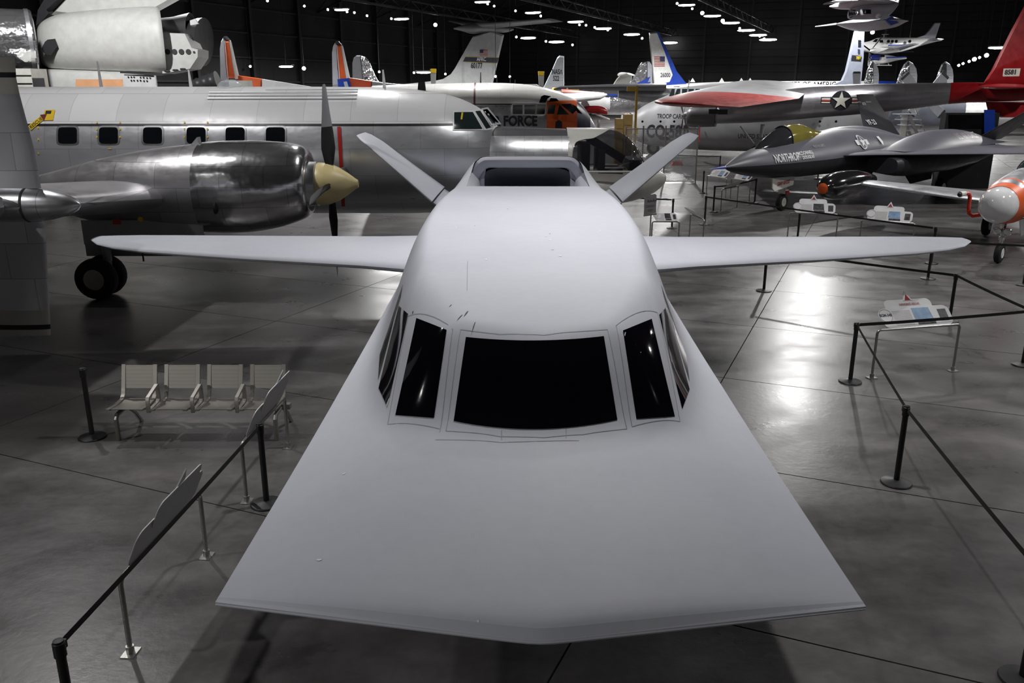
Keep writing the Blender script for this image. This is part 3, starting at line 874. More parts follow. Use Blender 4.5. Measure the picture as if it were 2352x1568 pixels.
mb = MB(); mb.prism([cv_pt(1060, 258, .03), cv_pt(1064, 258, .03), cv_pt(1062, 274, .03), cv_pt(1058, 274, .03)], (0, -.01, 0)); CV.part('pilot_tag', mb, M_mark, smooth=0)
# second (simulator) nose grafted ahead of the old one
Yn = YF - .2
zn1 = at(1250, 314, Yn - 1).z
M_cvn = banded('nose_metal_grey_top', 2, [(-9, (.62, .63, .65), .66, .33), (zn1, (.085, .085, .092), 0, .45)], panel=(.45, .5))
mb = MB(); nrows = fuse_px(mb, [(1105, 300, 484, .9), (1135, 291, 482, .95), (1170, 291, 480, 1), (1220, 293, 478, 1), (1260, 294.5, 476, 1), (1303, 296, 475, 1)], Yn, 1, 40, 2.3, 4)
CV.part('nose_section', mb, M_cvn, smooth=40)
mb = MB(); fuse_px(mb, [(1301, 376, 476, 1.9), (1325, 383, 474, 2), (1350, 384, 472, 2), (1375, 384, 470, 2), (1430, 384, 464, 1.9), (1480, 386, 452, 1.5), (1508, 390, 438, 1.1), (1524, 398, 424, .9), (1530, 408, 414, .7)], Yn, 1, 40, 2.3, 4)
M_ivory = mat('ivory_nose_paint', (.66, .65, .60), .35)
CV.part('forward_nose', mb, M_ivory, smooth=40)
# white saddle behind the bubble and the clear bubble itself
def bub_row(px, yt, yb, wr):
    a, b = at(px, yt, Yn), at(px, yb, Yn); return ((a.x + b.x) / 2, b.z, a.z - b.z, wr)
BUB = catmull([bub_row(1300, 294, 386, .97), bub_row(1325, 294.5, 386, .98), bub_row(1350, 294.5, 386, .98), bub_row(1375, 295, 386, .98), bub_row(1400, 297, 386, .97), bub_row(1425, 304, 387, .94), bub_row(1450, 323, 387, .86), bub_row(1470, 350, 388, .66), bub_row(1482, 378, 388, .35)], 6)
BUA = np.array(BUB)
def bub_pt(x, th_, lift=0.0):
    z0, h, hw = (float(np.interp(x, BUA[:, 0], BUA[:, i])) for i in (1, 2, 3))
    return Vector((x, Yn - (hw + lift) * math.cos(th_), z0 + (h + lift) * math.sin(th_) ** .9))
xb0, xb1 = BUA[0, 0], BUA[-1, 0]
mb = MB(); mb.grid(lambda a, b: bub_pt(xb0 + (xb1 - xb0) * a, PI * b), 40, 28); CV.part('bubble_canopy', mb, glass('tinted_clear_canopy', (.02, .02, .026), .03, .64), smooth=60)
def sad(a, b):
    x = xb0 + (at(1404, 297, Yn).x - xb0) * a; px = 1300 + 104 * a
    th0 = cub(px, [(1300, 0.0), (1306, .02), (1310, .45), (1318, .72), (1335, .82), (1355, .86), (1372, 1.0), (1388, 1.2), (1404, PI / 2)])
    return bub_pt(x, th0 + (PI - 2 * th0) * b, .012)
mb = MB(); mb.grid(sad, 40, 20); CV.part('canopy_saddle', mb, M_ivory, smooth=60)
for s in (-1, 1):
    mb = MB(); mb.tube([at(1305 + 177 * k / 12, 386, Yn - .01) + Vector((0, s * (.97 if k < 9 else .97 - .18 * (k - 9)), 0)) for k in range(13)], .025, 8); CV.part('canopy_sill', mb, M_ivory)
c = at(1385, 386, Yn)
for s in (-.42, .42):
    mb = MB(); mb.box(c + Vector((-.1, s, .18)), (.16, .42, .62)); mb.box(c + Vector((.17, s, -.02)), (.5, .42, .14)); CV.part('pilot_seat', mb, M_dkgrey)
mb = MB(); mb.box(c + Vector((.72, 0, .1)), (.3, 1.3, .3)); mb.box(c + Vector((-.5, 0, .3)), (.2, 1.5, .7)); mb.beam(c + Vector((-.4, -.3, .75)), c + Vector((.45, -.3, .25)), .28, .2); CV.part('instrument_panel', mb, M_black)
# engine nacelle, cowl and propeller on the near side
YN = 18.6
M_cowl = skin_metal('polished_cowl_metal', (.60, .60, .62), .2, .9, .42, wav=.12)
mb = MB(); nac = fuse_px(mb, [(-60, 424, 436, .6), (60, 409, 452, .8), (150, 388, 490, .9), (250, 362, 515, .95), (350, 343, 526, 1), (440, 332, 530, 1), (474, 328, 531, 1)], YN, 1, 40, 2.15, 5)
CV.part('nacelle', mb, M_alu_dull, smooth=40)
mb = MB(); fuse_px(mb, [(474, 326.5, 532, 1), (520, 323.5, 533, 1), (580, 322.5, 530, 1), (640, 324.5, 520, 1), (685, 331, 506, 1), (705, 340, 497, 1), (714, 352, 486, .95), (712, 366, 474, .9)], YN, 1, 40, 2.1, 5); CV.part('engine_cowl', mb, M_cowl, smooth=40)
mb = MB(); fuse_px(mb, [(470, 508, 531, 1.1), (520, 500, 533, 1.2), (600, 484, 529, 1.25), (660, 474, 515, 1.3), (693, 468, 502, 1.2), (697, 476, 494, 1)], YN - .1, 2.2, 24, 2.2, 4); CV.part('oil_cooler_scoop', mb, M_alu_dull, smooth=40)
hub = at(735, 422, YN)
def xr(px): return at(px, 422, YN).x - hub.x
mb = MB(); mb.lathe(hub, (1, 0, 0), [(xr(700), .5), (xr(716), .47), (xr(731), .47), (xr(732), .44)], 32); CV.part('cowl_plug', mb, M_alu)
M_cream = mat('cream_spinner_paint', (.72, .60, .30), .4)
mb = MB(); mb.lathe(hub, (1, 0, 0), [(xr(731), .44), (xr(734), .455), (xr(757), .44), (xr(780), .35), (xr(800), .23), (xr(816), .12), (xr(823), .08)], 32); spin = CV.part('spinner', mb, M_cream)
M_blade = mat('black_propeller_blade', (.018, .018, .02), .4)
M_bladeg = mat('grey_blade_tip', (.33, .33, .34), .4)
for k in range(4):
    a = math.radians(3 + 90 * k); R_ = Matrix.Rotation(a, 3, 'X'); pc = hub + Vector((xr(760) - xr(735), 0, 0))
    def sec(r, ch, tw, th_):
        d = Vector((math.sin(tw), math.cos(tw), 0)) * ch / 2; n_ = Vector((math.cos(tw), -math.sin(tw), 0)) * th_
        return [pc + R_ @ (Vector((0, 0, r)) + q) for q in (d, d * .5 + n_, -d * .5 + n_, -d, -d * .5 - n_ * .5, d * .5 - n_ * .5)]
    tab = [(.3, .14, .95, .07), (.5, .24, .9, .05), (.75, .36, .75, .035), (1.05, .36, .6, .025), (1.2, .33, .55, .02)]
    tab2 = [(1.2, .33, .55, .02), (1.5, .28, .42, .018), (1.8, .22, .33, .014), (1.98, .19, .28, .01), (2.06, .1, .26, .006)]
    mb = MB(); mb.rings([sec(*t) for t in tab]); bl = CV.part('propeller_blade', mb, M_blade)
    mb = MB(); mb.rings([sec(*t) for t in tab2]); CV.part('blade_tip', mb, M_bladeg, bl)
mb = MB(); mb.prism([at(520, 326, YN) + Vector((0, -.1, 0)), at(534, 326, YN) + Vector((0, -.1, 0)), at(531, 333, YN) + Vector((0, -.2, 0))], (0, .25, 0)); CV.part('cowl_vent', mb, M_alu)
mb = MB(); q = at(495, 478, YN - .93); mb.ball(q, (.055, .06, .13), 14, 8); CV.part('exhaust_port', mb, M_ink)
mb = MB(); p = at(437, 332, YN); mb.prism([p + Vector((0, -.12, -.05)), p + Vector((.22, -.12, -.05)), p + Vector((.2, -.12, .16))], (0, .2, 0)); CV.part('air_scoop', mb, M_alu)
mb = MB(); p = at(268, 509, YN - .95); mb.box(p, (.16, .02, .11)); CV.part('fire_access_door', mb, M_pred)
mb = MB(); p = at(323, 503, YN - .98); mb.cyl(p, p + Vector((0, -.03, 0)), .05, n=14); CV.part('fuel_cap', mb, M_yellow)
# wing: from the fuselage through the nacelle and out to the tip beside the camera
mb = MB()
surf(mb, [((-7.0, 21.0, 1.95), (-11.4, 21.0, 1.95), (0, 0, .42)), ((-7.15, 18.6, 2.2), (-11.2, 18.6, 2.2), (0, 0, .38)), ((-7.2, 17.6, 2.3), (-11.1, 17.6, 2.3), (0, 0, .36)), ((-7.45, 13.0, 2.76), (-10.7, 13.0, 2.76), (0, 0, .28)), ((-8.2, 6.2, 3.4), (-10.4, 6.2, 3.4), (0, 0, .14)), ((-8.9, 5.7, 3.44), (-10.2, 5.7, 3.44), (0, 0, .05))], 18)
CV.part('wing', mb, M_alu_dull)
# tall side-force fins above and below the wing with a pointed fairing
YS = 13.0
M_sfin = skin_metal('fin_sheet_metal', (.66, .67, .71), .34, .7, .55, metal=.3)
M_cream2 = mat('aged_cream_paint', (.62, .60, .53), .45)
def fin_sec(px, py, ch, th_): 
    p = at(px, py, YS); return (p, p + Vector((-ch, 0, 0)), (0, th_, 0))
for nm, ss, m in (('side_force_fin', [(45, 216, 1.55, .07), (78, 340, 1.6, .085), (95, 432, 1.6, .09)], M_sfin), ('fin_band', [(37, 178, 1.5, .066), (45, 216, 1.55, .072)], M_cream2), ('fin_stripe', [(36.5, 166, 1.5, .068), (37.2, 178, 1.5, .068)], M_ink), ('fin_tip', [(34, 131, 1.4, .045), (36.5, 166, 1.5, .066)], M_cream2),
                  ('side_force_fin', [(103, 508, 1.6, .09), (109, 610, 1.6, .085), (114, 711, 1.55, .07)], M_sfin), ('fin_band', [(114, 711, 1.55, .071), (115.5, 744, 1.5, .069)], M_cream2), ('fin_stripe', [(115.5, 744, 1.5, .07), (116, 755, 1.5, .07)], M_ink), ('fin_tip', [(116, 755, 1.5, .068), (116.5, 769, 1.4, .055)], M_cream2)):
    mb = MB(); surf(mb, [fin_sec(*s) for s in ss], 16); CV.part(nm, mb, m)
mb = MB(); c = at(185, 470, YS); mb.lathe(c, (-1, 0, 0), [(0, .02), (.05, .085), (.2, .16), (.45, .225), (.8, .262), (1.3, .27), (3.2, .27), (4.4, .18), (5.0, .03)], 32); CV.part('fin_fairing', mb, M_alu)
mb = MB(); mb.lathe(c + Vector((-.76, 0, 0)), (-1, 0, 0), [(0, .262), (.01, .266), (.03, .266), (.04, .262)], 32); CV.part('fairing_joint', mb, M_dkgrey)
mb = MB(); mb.ball(c + Vector((-1.5, -.22, 0)), (.75, .22, .16), 24, 12); CV.part('wing_root_fairing', mb, M_alu)
# main landing gear
GY = 18.5
wa = at(228, 640, GY)
mb = MB(); mb.cyl((wa.x + .15, GY + .2, .45), (wa.x + .15, GY + .2, 1.9), .09, .11, 14); mb.cyl((wa.x + .15, GY + .2, 1.0), (wa.x + 1.1, GY + .2, 1.8), .05, n=10); mb.cyl((wa.x, GY - .25, .45), (wa.x, GY + .6, .45), .05, n=10)
gear = CV.part('main_gear', mb, M_grey)
M_hub = mat('cast_wheel_hub', (.50, .49, .44), .5, .1)
for dy_, dx_ in ((0, 0), (.45, .0)): wheel(CV, (wa.x, GY - .12 + dy_, .455), .455, .3, M_tyre, M_hub, (0, 1, 0), gear, 10)
for x0, x1, y0, y1, dy_ in ((196, 474, 560, 585, .5), (190, 470, 530, 558, -.55)):
    a, b = at(x0, y0, GY + dy_), at(x1, y1, GY + dy_); mb = MB(); mb.box(((a.x + b.x) / 2, GY + dy_, (a.z + b.z) / 2 + .1), (abs(b.x - a.x), .04, abs(a.z - b.z) + .25)); CV.part('gear_door', mb, M_grey)
mb = MB(); p = at(330, 600, GY + .2); mb.cyl(p, p + Vector((0, 0, .7)), .02, n=8); CV.part('door_link', mb, M_black)
# nose wheel under the old nose
nx = at(1060, 480, YF).x
mb = MB(); mb.cyl((nx, YF, .35), (nx, YF, 1.6), .07, .09, 12); g2 = CV.part('nose_gear', mb, M_grey)
for s in (-.16, .16): wheel(CV, (nx, YF + s, .36), .36, .2, M_tyre, M_hub, (0, 1, 0), g2)

# ------------------------------------------------------------------ twin-boom troop carrier with red tail
def fuse_pxf(mb, st, Yf, wr=1.0, n=32, p=2.0, k=5, mi=0):
    rows = []
    for s in st:
        Y0 = Yf(s[0]); a, b = at(s[0], s[1], Y0), at(s[0], s[2], Y0)
        rows.append(((a.x + b.x) / 2, Y0, (a.z + b.z) / 2, (a.z - b.z) / 2, s[3] if len(s) > 3 else wr))
    rows = catmull(rows, k)
    mb.rings([sring((x, y, z), max(r, .004) * q, max(r, .004), (-.39, -.92, 0), (0, 0, 1), n, p) for x, y, z, r, q in rows], mi=mi)
    return rows
YP = lambda px: 60.7 - (px - 1450) * .0091
YB = lambda px: 52.8 - (px - 1580) * .0091
M_c82 = mat('troop_carrier_grey', (.36, .365, .38), .42, .25, var=.1, scale=1.2)
M_c82m = skin_metal('troop_carrier_metal', (.40, .39, .41), .36, 1.4, .6, metal=.75)
TC = Thing('twin_boom_transport', 'grey twin-boom troop carrier with star insignia and dark red tail', 'aircraft', (19, 51, 0))
mb = MB(); fuse_pxf(mb, [(1446, 282, 296, .8), (1449, 273, 306, .9), (1460, 258, 318, .93), (1480, 242, 328, .95), (1505, 230, 334, .96), (1540, 215, 338, .96), (1562, 198, 340, .96), (1610, 192, 343, .96), (1700, 190, 346, .96), (1850, 192, 348, .96), (1960, 205, 340, .9), (2040, 230, 310, .8)], YP, .95, 40, 3.0, 5)
TC.part('fuselage_pod', mb, M_c82, smooth=40)
def tc_pt(px, py, off): 
    Y = YP(px) - off; return at(px, py, Y)
OFF = 2.2
for i, (x0, x1) in enumerate(((1541, 1549), (1553, 1562), (1566, 1578), (1581, 1593), (1597, 1607))):
    mb = MB(); e = 4 if i < 2 else 0
    mb.prism([tc_pt(x0 - e, 221, OFF - .2), tc_pt(x1, 221, OFF - .2), tc_pt(x1 + 1, 204, OFF - .28), tc_pt(x0 + (1 if i > 1 else 3), 204, OFF - .28)], (0, .12, 0)); TC.part('cockpit_window', mb, M_cglass, smooth=0)
for px in (1475.5, 1517, 1548.5, 1883, 1920):
    mb = MB(); c = tc_pt(px, 279, OFF - .02); mb.cyl(c, c + Vector((0, -.03, 0)), .075, n=18); TC.part('porthole', mb, M_pane)
sx = Vector((.93, -.37, 0))
letters(TC, 'TROOP CARRIER', .283, tc_pt(1509, 271.5, OFF), sx, (0, 0, 1), M_ink, bold=.012, squeeze=.72)
letters(TC, 'CQ-581', .815, tc_pt(1484, 315, OFF - .02), sx, (0, 0, 1), M_ink, bold=.04, squeeze=.72)
letters(TC, 'UNITED STATES AIR FORCE', .274, tc_pt(1694, 317, OFF), sx, (0, 0, 1), M_ink, bold=.01, squeeze=.8)
mb = MB(); mb.prism([tc_pt(1606.5, 284, OFF), tc_pt(1608.5, 284, OFF), tc_pt(1607.5, 325, OFF), tc_pt(1605.5, 325, OFF)], (0, -.02, 0)); TC.part('warning_stripe', mb, M_pred, smooth=0)
# red cargo-door edge
mb = MB(); mb.tube([tc_pt(1448 - 2 * math.sin(PI * k / 6), 268 + 28 * k / 6, 1.0) for k in range(7)], .04, 6); TC.part('nose_edge', mb, M_pred)
# near engine, boom and tail
mb = MB(); fuse_pxf(mb, [(1578, 258, 280, .9), (1580, 251, 287, .95), (1586, 246, 291, 1), (1605, 244, 292, 1), (1645, 243, 291, 1)], YB, 1, 32, 2.1, 4); TC.part('engine_cowl', mb, mat('engine_cowl_grey', (.16, .16, .165), .38, .4), smooth=40)
mb = MB(); fuse_pxf(mb, [(1643, 246, 284, 1), (1720, 226, 282, 1), (1800, 206, 277, 1), (1880, 197.5, 270, 1), (1960, 193.5, 264, 1), (2080, 191, 252, 1), (2182, 190, 239, 1)], YB, 1, 36, 2.1, 5); TC.part('tail_boom', mb, M_c82m, smooth=40)
mb = MB(); fuse_pxf(mb, [(2181, 189.6, 239.4, 1), (2230, 189, 236, 1), (2290, 191, 234, .95), (2360, 196, 230, .9), (2420, 208, 220, .7)], YB, 1, 36, 2.1, 5); TC.part('red_tail_cone', mb, M_red, smooth=40)
c = at(1580, 263, YB(1580)) + Vector((-.25, 0, 0))
mb = MB(); mb.lathe(c, (.93, -.37, 0), [(-.12, .02), (-.02, .1), (.2, .17), (.32, .17)], 18); hb = TC.part('propeller_hub', mb, M_grey)
for k in range(4):
    a = math.radians(-32 + 90 * k); R_ = Matrix.Rotation(a, 3, Vector((.93, -.37, 0)))
    def sec2(r, ch): 
        d = Vector((.25, .66, 0)).normalized() * ch / 2; n_ = Vector((.9, -.35, 0)) * .025
        return [c + R_ @ (Vector((0, 0, r)) + q) for q in (d, n_, -d, -n_ * .5)]
    mb = MB(); mb.rings([sec2(*t) for t in ((.15, .16), (.5, .3), (1.1, .38), (1.8, .36), (2.25, .34), (2.28, .3))]); TC.part('propeller_blade', mb, M_bladeg if k == 0 else M_blade)
for px, y0, y1 in ((1638, 250, 262), (1660, 252, 262)):
    mb = MB(); p0 = at(px, (y0 + y1) / 2, YB(px) - 1.22); mb.box(p0, (.54, .08, .28)); TC.part('exhaust_shroud', mb, M_dkgrey)
YI = lambda px: YB(px) - 1.15
def ins(pts, m, name, lift, parent=None):
    mb = MB(); c0 = at(1932, 231, YI(1932))
    mb.prism([c0 + Vector((.93, -.37, 0)) * x + Vector((0, 0, z)) + Vector((-.02, -.05, 0)) * lift for x, z in pts], (-.004, -.008, 0)); return TC.part(name, mb, m, parent, smooth=0)
R0 = .525
circ = [(R0 * math.cos(2 * PI * k / 32), R0 * math.sin(2 * PI * k / 32)) for k in range(32)]
M_insred = mat('insignia_red', (.35, .03, .03), .5)
M_insw = mat('insignia_white', (.66, .65, .58), .5)
bd = ins([(-1.05, -.18), (1.05, -.18), (1.05, .18), (-1.05, .18)], M_ink, 'insignia_bar', 1)
for s in (-1, 1):
    xa, xb = sorted((s * .56, s * 1.0)); ins([(xa, -.135), (xb, -.135), (xb, .135), (xa, .135)], M_insw, 'bar_white', 1.5, bd); ins([(xa, -.043), (xb, -.043), (xb, .043), (xa, .043)], M_insred, 'bar_red', 2, bd)
dk = ins(circ, M_ink, 'insignia_disc', 2); ins([(x * .49, z * .49) for x, z in star_pts()], M_insw, 'star', 3, dk)
# fin, rudder, ventral fin, number plate
YT = YB(2310)
mb = MB(); mb.lens([at(2258, 192, YT), at(2275, 165, YT), at(2318, 78, YT), at(2350, 18, YT), at(2375, -30, YT), at(2400, -48, YT), at(2425, -20, YT), at(2430, 100, YT), at(2425, 192, YT)], Vector((0, .26, 0)), .9); fin = TC.part('tail_fin', mb, M_red)
mb = MB(); mb.lens([at(2264, 234, YT), at(2268, 252, YT), at(2278, 264, YT), at(2300, 270, YT), at(2400, 271, YT), at(2425, 250, YT), at(2425, 234, YT)], Vector((0, .26, 0)), .9); TC.part('ventral_fin', mb, M_red)
mb = MB(); mb.prism([at(2303, 175.5, YT - .14), at(2341, 175, YT - .14), at(2344, 157, YT - .14), at(2305, 157.5, YT - .14)], (0, -.006, 0)); pl = TC.part('number_panel', mb, M_insw, fin, smooth=0)
letters(TC, '8581', .235, at(2307, 171, YT - .16), (1, 0, .02), (0, 0, 1), M_ink, 'number', fin, bold=.012, squeeze=.95)
mb = MB(); q0 = at(2262, 199, YT); surf(mb, [(q0 + Vector((.1, 0, 0)), q0 + Vector((2.6, 0, 0)), (0, 0, .16)), (at(2247, 199, YT - 2.2), at(2420, 199, YT - 2.2), (0, 0, .12)), (at(2262, 200, YT - 2.8), at(2400, 200, YT - 2.8), (0, 0, .03))], 14); TC.part('tailplane', mb, M_red)
mb = MB(); q0 = at(2290, 199, YT); surf(mb, [(q0, q0 + Vector((2.2, 0, 0)), (0, 0, .16)), (q0 + Vector((1.8, 9.2, 0)), q0 + Vector((4.0, 9.2, 0)), (0, 0, .16))], 14); TC.part('tailplane', mb, M_red)
# wing, outer panel red
def tcw(le, te, th_): return (le, te, (0, 0, th_))
mid = tcw(at(1545, 224, 44.5), at(1835, 226, 44.5), .30)
tip = tcw(at(1503, 234, 38.0), at(1700, 246, 38.0), .16)
root = tcw((13.2, 55.2, 4.45), (19.6, 53.8, 4.42), .45)
mb = MB(); surf(mb, [root, tcw(at(1590, 217, 50.5), at(1850, 213, 50.5), .40), mid], 18); TC.part('wing', mb, M_c82)
mb = MB(); surf(mb, [mid, tip, tcw(at(1520, 236, 37.5), at(1640, 242, 37.5), .05)], 18); TC.part('outer_wing', mb, mat('faded_red_paint', (.33, .05, .045), .4, var=.3))
mb = MB(); surf(mb, [tcw((13.6, 57.5, 4.45), (19.6, 57, 4.42), .45), tcw((18.5, 70, 4.7), (21.5, 69, 4.7), .2)], 14); TC.part('far_wing', mb, M_c82)
# landing gear
for px, Y in ((1740, YB(1740)), (1905, YP(1900) + 5.0)):
    p = fl(px, 385); p.y = Y; p.x = at(px, 385, Y).x
    mb = MB(); mb.cyl((p.x, Y, .5), (p.x + .1, Y, 2.4), .1, .12, 12); mb.cyl((p.x, Y, .9), (p.x + 1.2, Y, 2.3), .05, n=8); mb.cyl((p.x, Y, .9), (p.x - 1.2, Y, 2.3), .05, n=8); gg = TC.part('main_gear', mb, M_grey)
    for s in (-.22, .22): wheel(TC, (p.x, Y + s, .6), .6, .36, M_tyre, M_hub, (0, 1, 0), gg)
p = at(1500, 340, YP(1500)); mb = MB(); mb.cyl((p.x, p.y, .45), (p.x, p.y, 1.7), .09, .1, 12); gg = TC.part('nose_gear', mb, M_grey); wheel(TC, (p.x, p.y, .45), .45, .3, M_tyre, M_hub, (0, 1, 0), gg)
mb = MB(); a, b = tc_pt(1520, 336, .9), tc_pt(1745, 344, .9); mb.beam((a.x, a.y, 1.2), (b.x, b.y, 1.15), 1.6, .22); TC.part('belly_keel', mb, M_black)

# ------------------------------------------------------------------ dark grey stealth fighter
AY = math.radians(42)
YFL = Vector((6.85, 29.4, 0))
SF = Thing('stealth_fighter', 'dark grey stealth fighter with gold-tinted canopy, nose towards the left', 'aircraft', YFL, AY, local=True)
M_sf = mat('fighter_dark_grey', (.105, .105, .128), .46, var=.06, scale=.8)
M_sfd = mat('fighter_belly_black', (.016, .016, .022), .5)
SEC = catmull([(.6, .02, 1.84, 1.86, 1.82), (1.0, .2, 1.845, 2.0, 1.68), (1.8, .5, 1.86, 2.24, 1.5), (3, .82, 1.88, 2.47, 1.34), (4.5, 1.04, 1.90, 2.66, 1.25), (6.2, 1.14, 1.92, 2.78, 1.22), (8, 1.26, 2.0, 2.90, 1.2), (10, 1.36, 2.06, 2.84, 1.2), (12, 1.36, 2.1, 2.62, 1.25), (14, 1.25, 2.12, 2.38, 1.35), (17, .85, 2.14, 2.22, 1.7), (19.5, .2, 2.15, 2.17, 2.05)], 4)
SECA = np.array(SEC)
def sf_sec(x): return [float(np.interp(x, SECA[:, 0], SECA[:, i])) for i in range(1, 5)]
mb = MB(); mb2 = MB(); rt, rb = [], []
for x, hw, zc, zt, zb in SEC:
    rt.append([Vector((x, -hw * math.copysign(abs(math.cos(PI * j / 20)) ** .95, math.cos(PI * j / 20)), zc + (zt - zc) * math.sin(PI * j / 20) ** 1.15)) for j in range(21)])
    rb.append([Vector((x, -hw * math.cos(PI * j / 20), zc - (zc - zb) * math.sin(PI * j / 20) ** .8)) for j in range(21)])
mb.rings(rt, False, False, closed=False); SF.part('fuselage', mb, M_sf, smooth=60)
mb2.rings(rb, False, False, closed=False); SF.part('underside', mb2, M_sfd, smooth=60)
def sf_side(x, z, lift=.03):
    hw, zc, zt, zb = sf_sec(x); s = min(.999, max(0, (z - zc) / (zt - zc))) ** (1 / 1.15)
    a = math.asin(s); return Vector((x, -hw * math.cos(a) ** .95 - lift * math.cos(a), zc + (zt - zc) * s ** 1.15 + lift * math.sin(a)))
for s in (-1, 1):
    mb = MB()
    surf(mb, [((6.3, s * .9, 2.0), (18.6, s * .9, 2.08), (0, 0, .13)), ((7.6, s * 2.0, 2.03), (17.6, s * 2.0, 2.08), (0, 0, .12)), ((10.2, s * 4.2, 2.05), (15.7, s * 4.2, 2.08), (0, 0, .08)), ((12.9, s * 6.6, 2.07), (14.4, s * 6.6, 2.08), (0, 0, .04))], 18)
    SF.part('wing', mb, M_sf)
    mb = MB(); rs = []
    for x, hw, h in catmull([(8.6, .5, .02), (9.6, .75, .22), (10.8, .95, .5), (12.2, 1.05, .66), (14.0, 1.05, .66), (15.5, 1.0, .52), (17.2, .9, .2), (18.4, .85, .03)], 4):
        rs.append([Vector((x, s * 2.05 - hw * 1.05 * math.cos(PI * j / 16), 2.12 + h * math.sin(PI * j / 16) ** 1.6)) for j in range(17)])
    mb.rings(rs, False, False, closed=False); SF.part('engine_nacelle', mb, M_sf, smooth=60)
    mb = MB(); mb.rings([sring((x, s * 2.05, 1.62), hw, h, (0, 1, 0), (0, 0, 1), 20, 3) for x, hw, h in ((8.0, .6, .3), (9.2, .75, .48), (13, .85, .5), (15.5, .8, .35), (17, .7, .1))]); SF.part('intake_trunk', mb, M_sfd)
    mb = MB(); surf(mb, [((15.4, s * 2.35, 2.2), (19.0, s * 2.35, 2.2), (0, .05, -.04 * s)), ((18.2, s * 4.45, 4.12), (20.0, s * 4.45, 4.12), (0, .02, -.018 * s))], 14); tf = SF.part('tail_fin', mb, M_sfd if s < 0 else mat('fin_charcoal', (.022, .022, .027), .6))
    if s > 0:
        xd, yd = Vector((1, 0, 0)), Vector((.35, .70, .66)).normalized()
        letters(SF, 'YF-23', .34, (16.55, 2.82, 2.74), (1, 0, 0), (.25, .72, .68), M_wink, 'lettering', tf, squeeze=.8, bold=.004)
        letters(SF, 'ATF', .2, (17.75, 3.80, 3.62), (1, 0, 0), (.2, .72, .68), M_wink, 'lettering', tf, squeeze=.8)
        for k in (-1, 1): letters(SF, '======', .12, (17.75 - .6 if k < 0 else 18.2, 3.86, 3.73), (1, 0, 0), (.2, .72, .68), M_wink, 'stripes', tf, squeeze=.9)
# canopy
mb = MB(); mbg = MB(); mbf = MB()
def can(x):
    x += .55; hw = lin(x, [(2.9, .05), (3.5, .34), (4.3, .46), (5.2, .5), (6.2, .42), (7.1, .2), (7.5, .05)]); zt = cub(x, [(2.9, 2.33), (3.5, 2.62), (4.3, 2.98), (5.0, 3.17), (5.6, 3.18), (6.4, 3.02), (7.1, 2.88), (7.5, 2.84)])
    x -= .55
    return [Vector((x, -hw * math.cos(PI * j / 18), sf_sec(x)[2] - .16 + (zt - sf_sec(x)[2] + .16) * math.sin(PI * j / 18) ** .85)) for j in range(19)]
mb.rings([can(2.35 + 1.75 * k / 10) for k in range(11)], False, False, closed=False); SF.part('windscreen', mb, mat('smoked_windscreen', (.03, .03, .033), .06, spec=.8), smooth=60)
mbg.rings([can(4.1 + 2.85 * k / 14) for k in range(15)], False, False, closed=False); SF.part('canopy', mbg, mat('gold_tinted_canopy', (.30, .26, .06), .08, .35, spec=.9), smooth=60)
mbf.tube([p + Vector((0, 0, .012)) for p in can(4.1)], .035, 6); SF.part('canopy_bow', mbf, M_sfd)
# lettering and marks on the near flank
def flank(x0, z0, sl=.10): return lambda u, v: sf_side(x0 + u, z0 + v + u * sl)
SF.part('lettering', text_mb('NORTHROP', .26, flank(2.6, 1.93, .04), .008, .62, sub=.05), M_wink, smooth=0)
SF.part('lettering', text_mb('MCDONNELL', .11, flank(3.8, 2.13, .04), .004, .95, sub=.05), M_wink, smooth=0)
SF.part('lettering', text_mb('DOUGLAS', .11, flank(4.0, 1.99, .04), .004, .95, sub=.05), M_wink, smooth=0)
SF.part('lettering', text_mb('PILOT PAUL METZ', .08, flank(4.9, 2.34, .03), .001, .8, sub=.05), M_grey, smooth=0)
SF.part('lettering', text_mb('U.S. AIR FORCE', .3, lambda u, v: (lambda A: Vector((12.6 + u, -2.05 - 1.14 * math.cos(A), 2.15 + .68 * math.sin(A) ** 1.6 + .02)))(.62 + v * 1.25), .004, .72, sub=.06), M_grey, smooth=0)
def mk(pts, x0, z0, name, m, lift, parent=None): 
    mb = MB(); n_ = len(pts); mb.add([sf_side(x0, z0, lift + .02)] + [sf_side(x0 + a, z0 + b, lift + .02) for a, b in pts], [(0, 1 + k, 1 + (k + 1) % n_) for k in range(n_)]); return SF.part(name, mb, m, parent, smooth=0)
nb = mk([(-.42, -.09), (.42, -.09), (.42, .09), (-.42, .09)], 8.1, 2.42, 'insignia_bar', M_wink, .012)
nd = mk([(.25 * math.cos(2 * PI * k / 24), .25 * math.sin(2 * PI * k / 24)) for k in range(24)], 8.1, 2.42, 'insignia_disc', M_wink, .016)
mk([(.21 * math.cos(2 * PI * k / 24), .21 * math.sin(2 * PI * k / 24)) for k in range(24)], 8.1, 2.42, 'insignia_field', M_sf, .022, nd)
mk([(x * .2, z * .2) for x, z in star_pts()], 8.1, 2.42, 'star', M_wink, .03, nd)
mk([(-.1, .14), (.1, .14), (.1, -.05), (0, -.18), (-.1, -.05)], 9.5, 2.44, 'unit_shield', M_wink, .016)
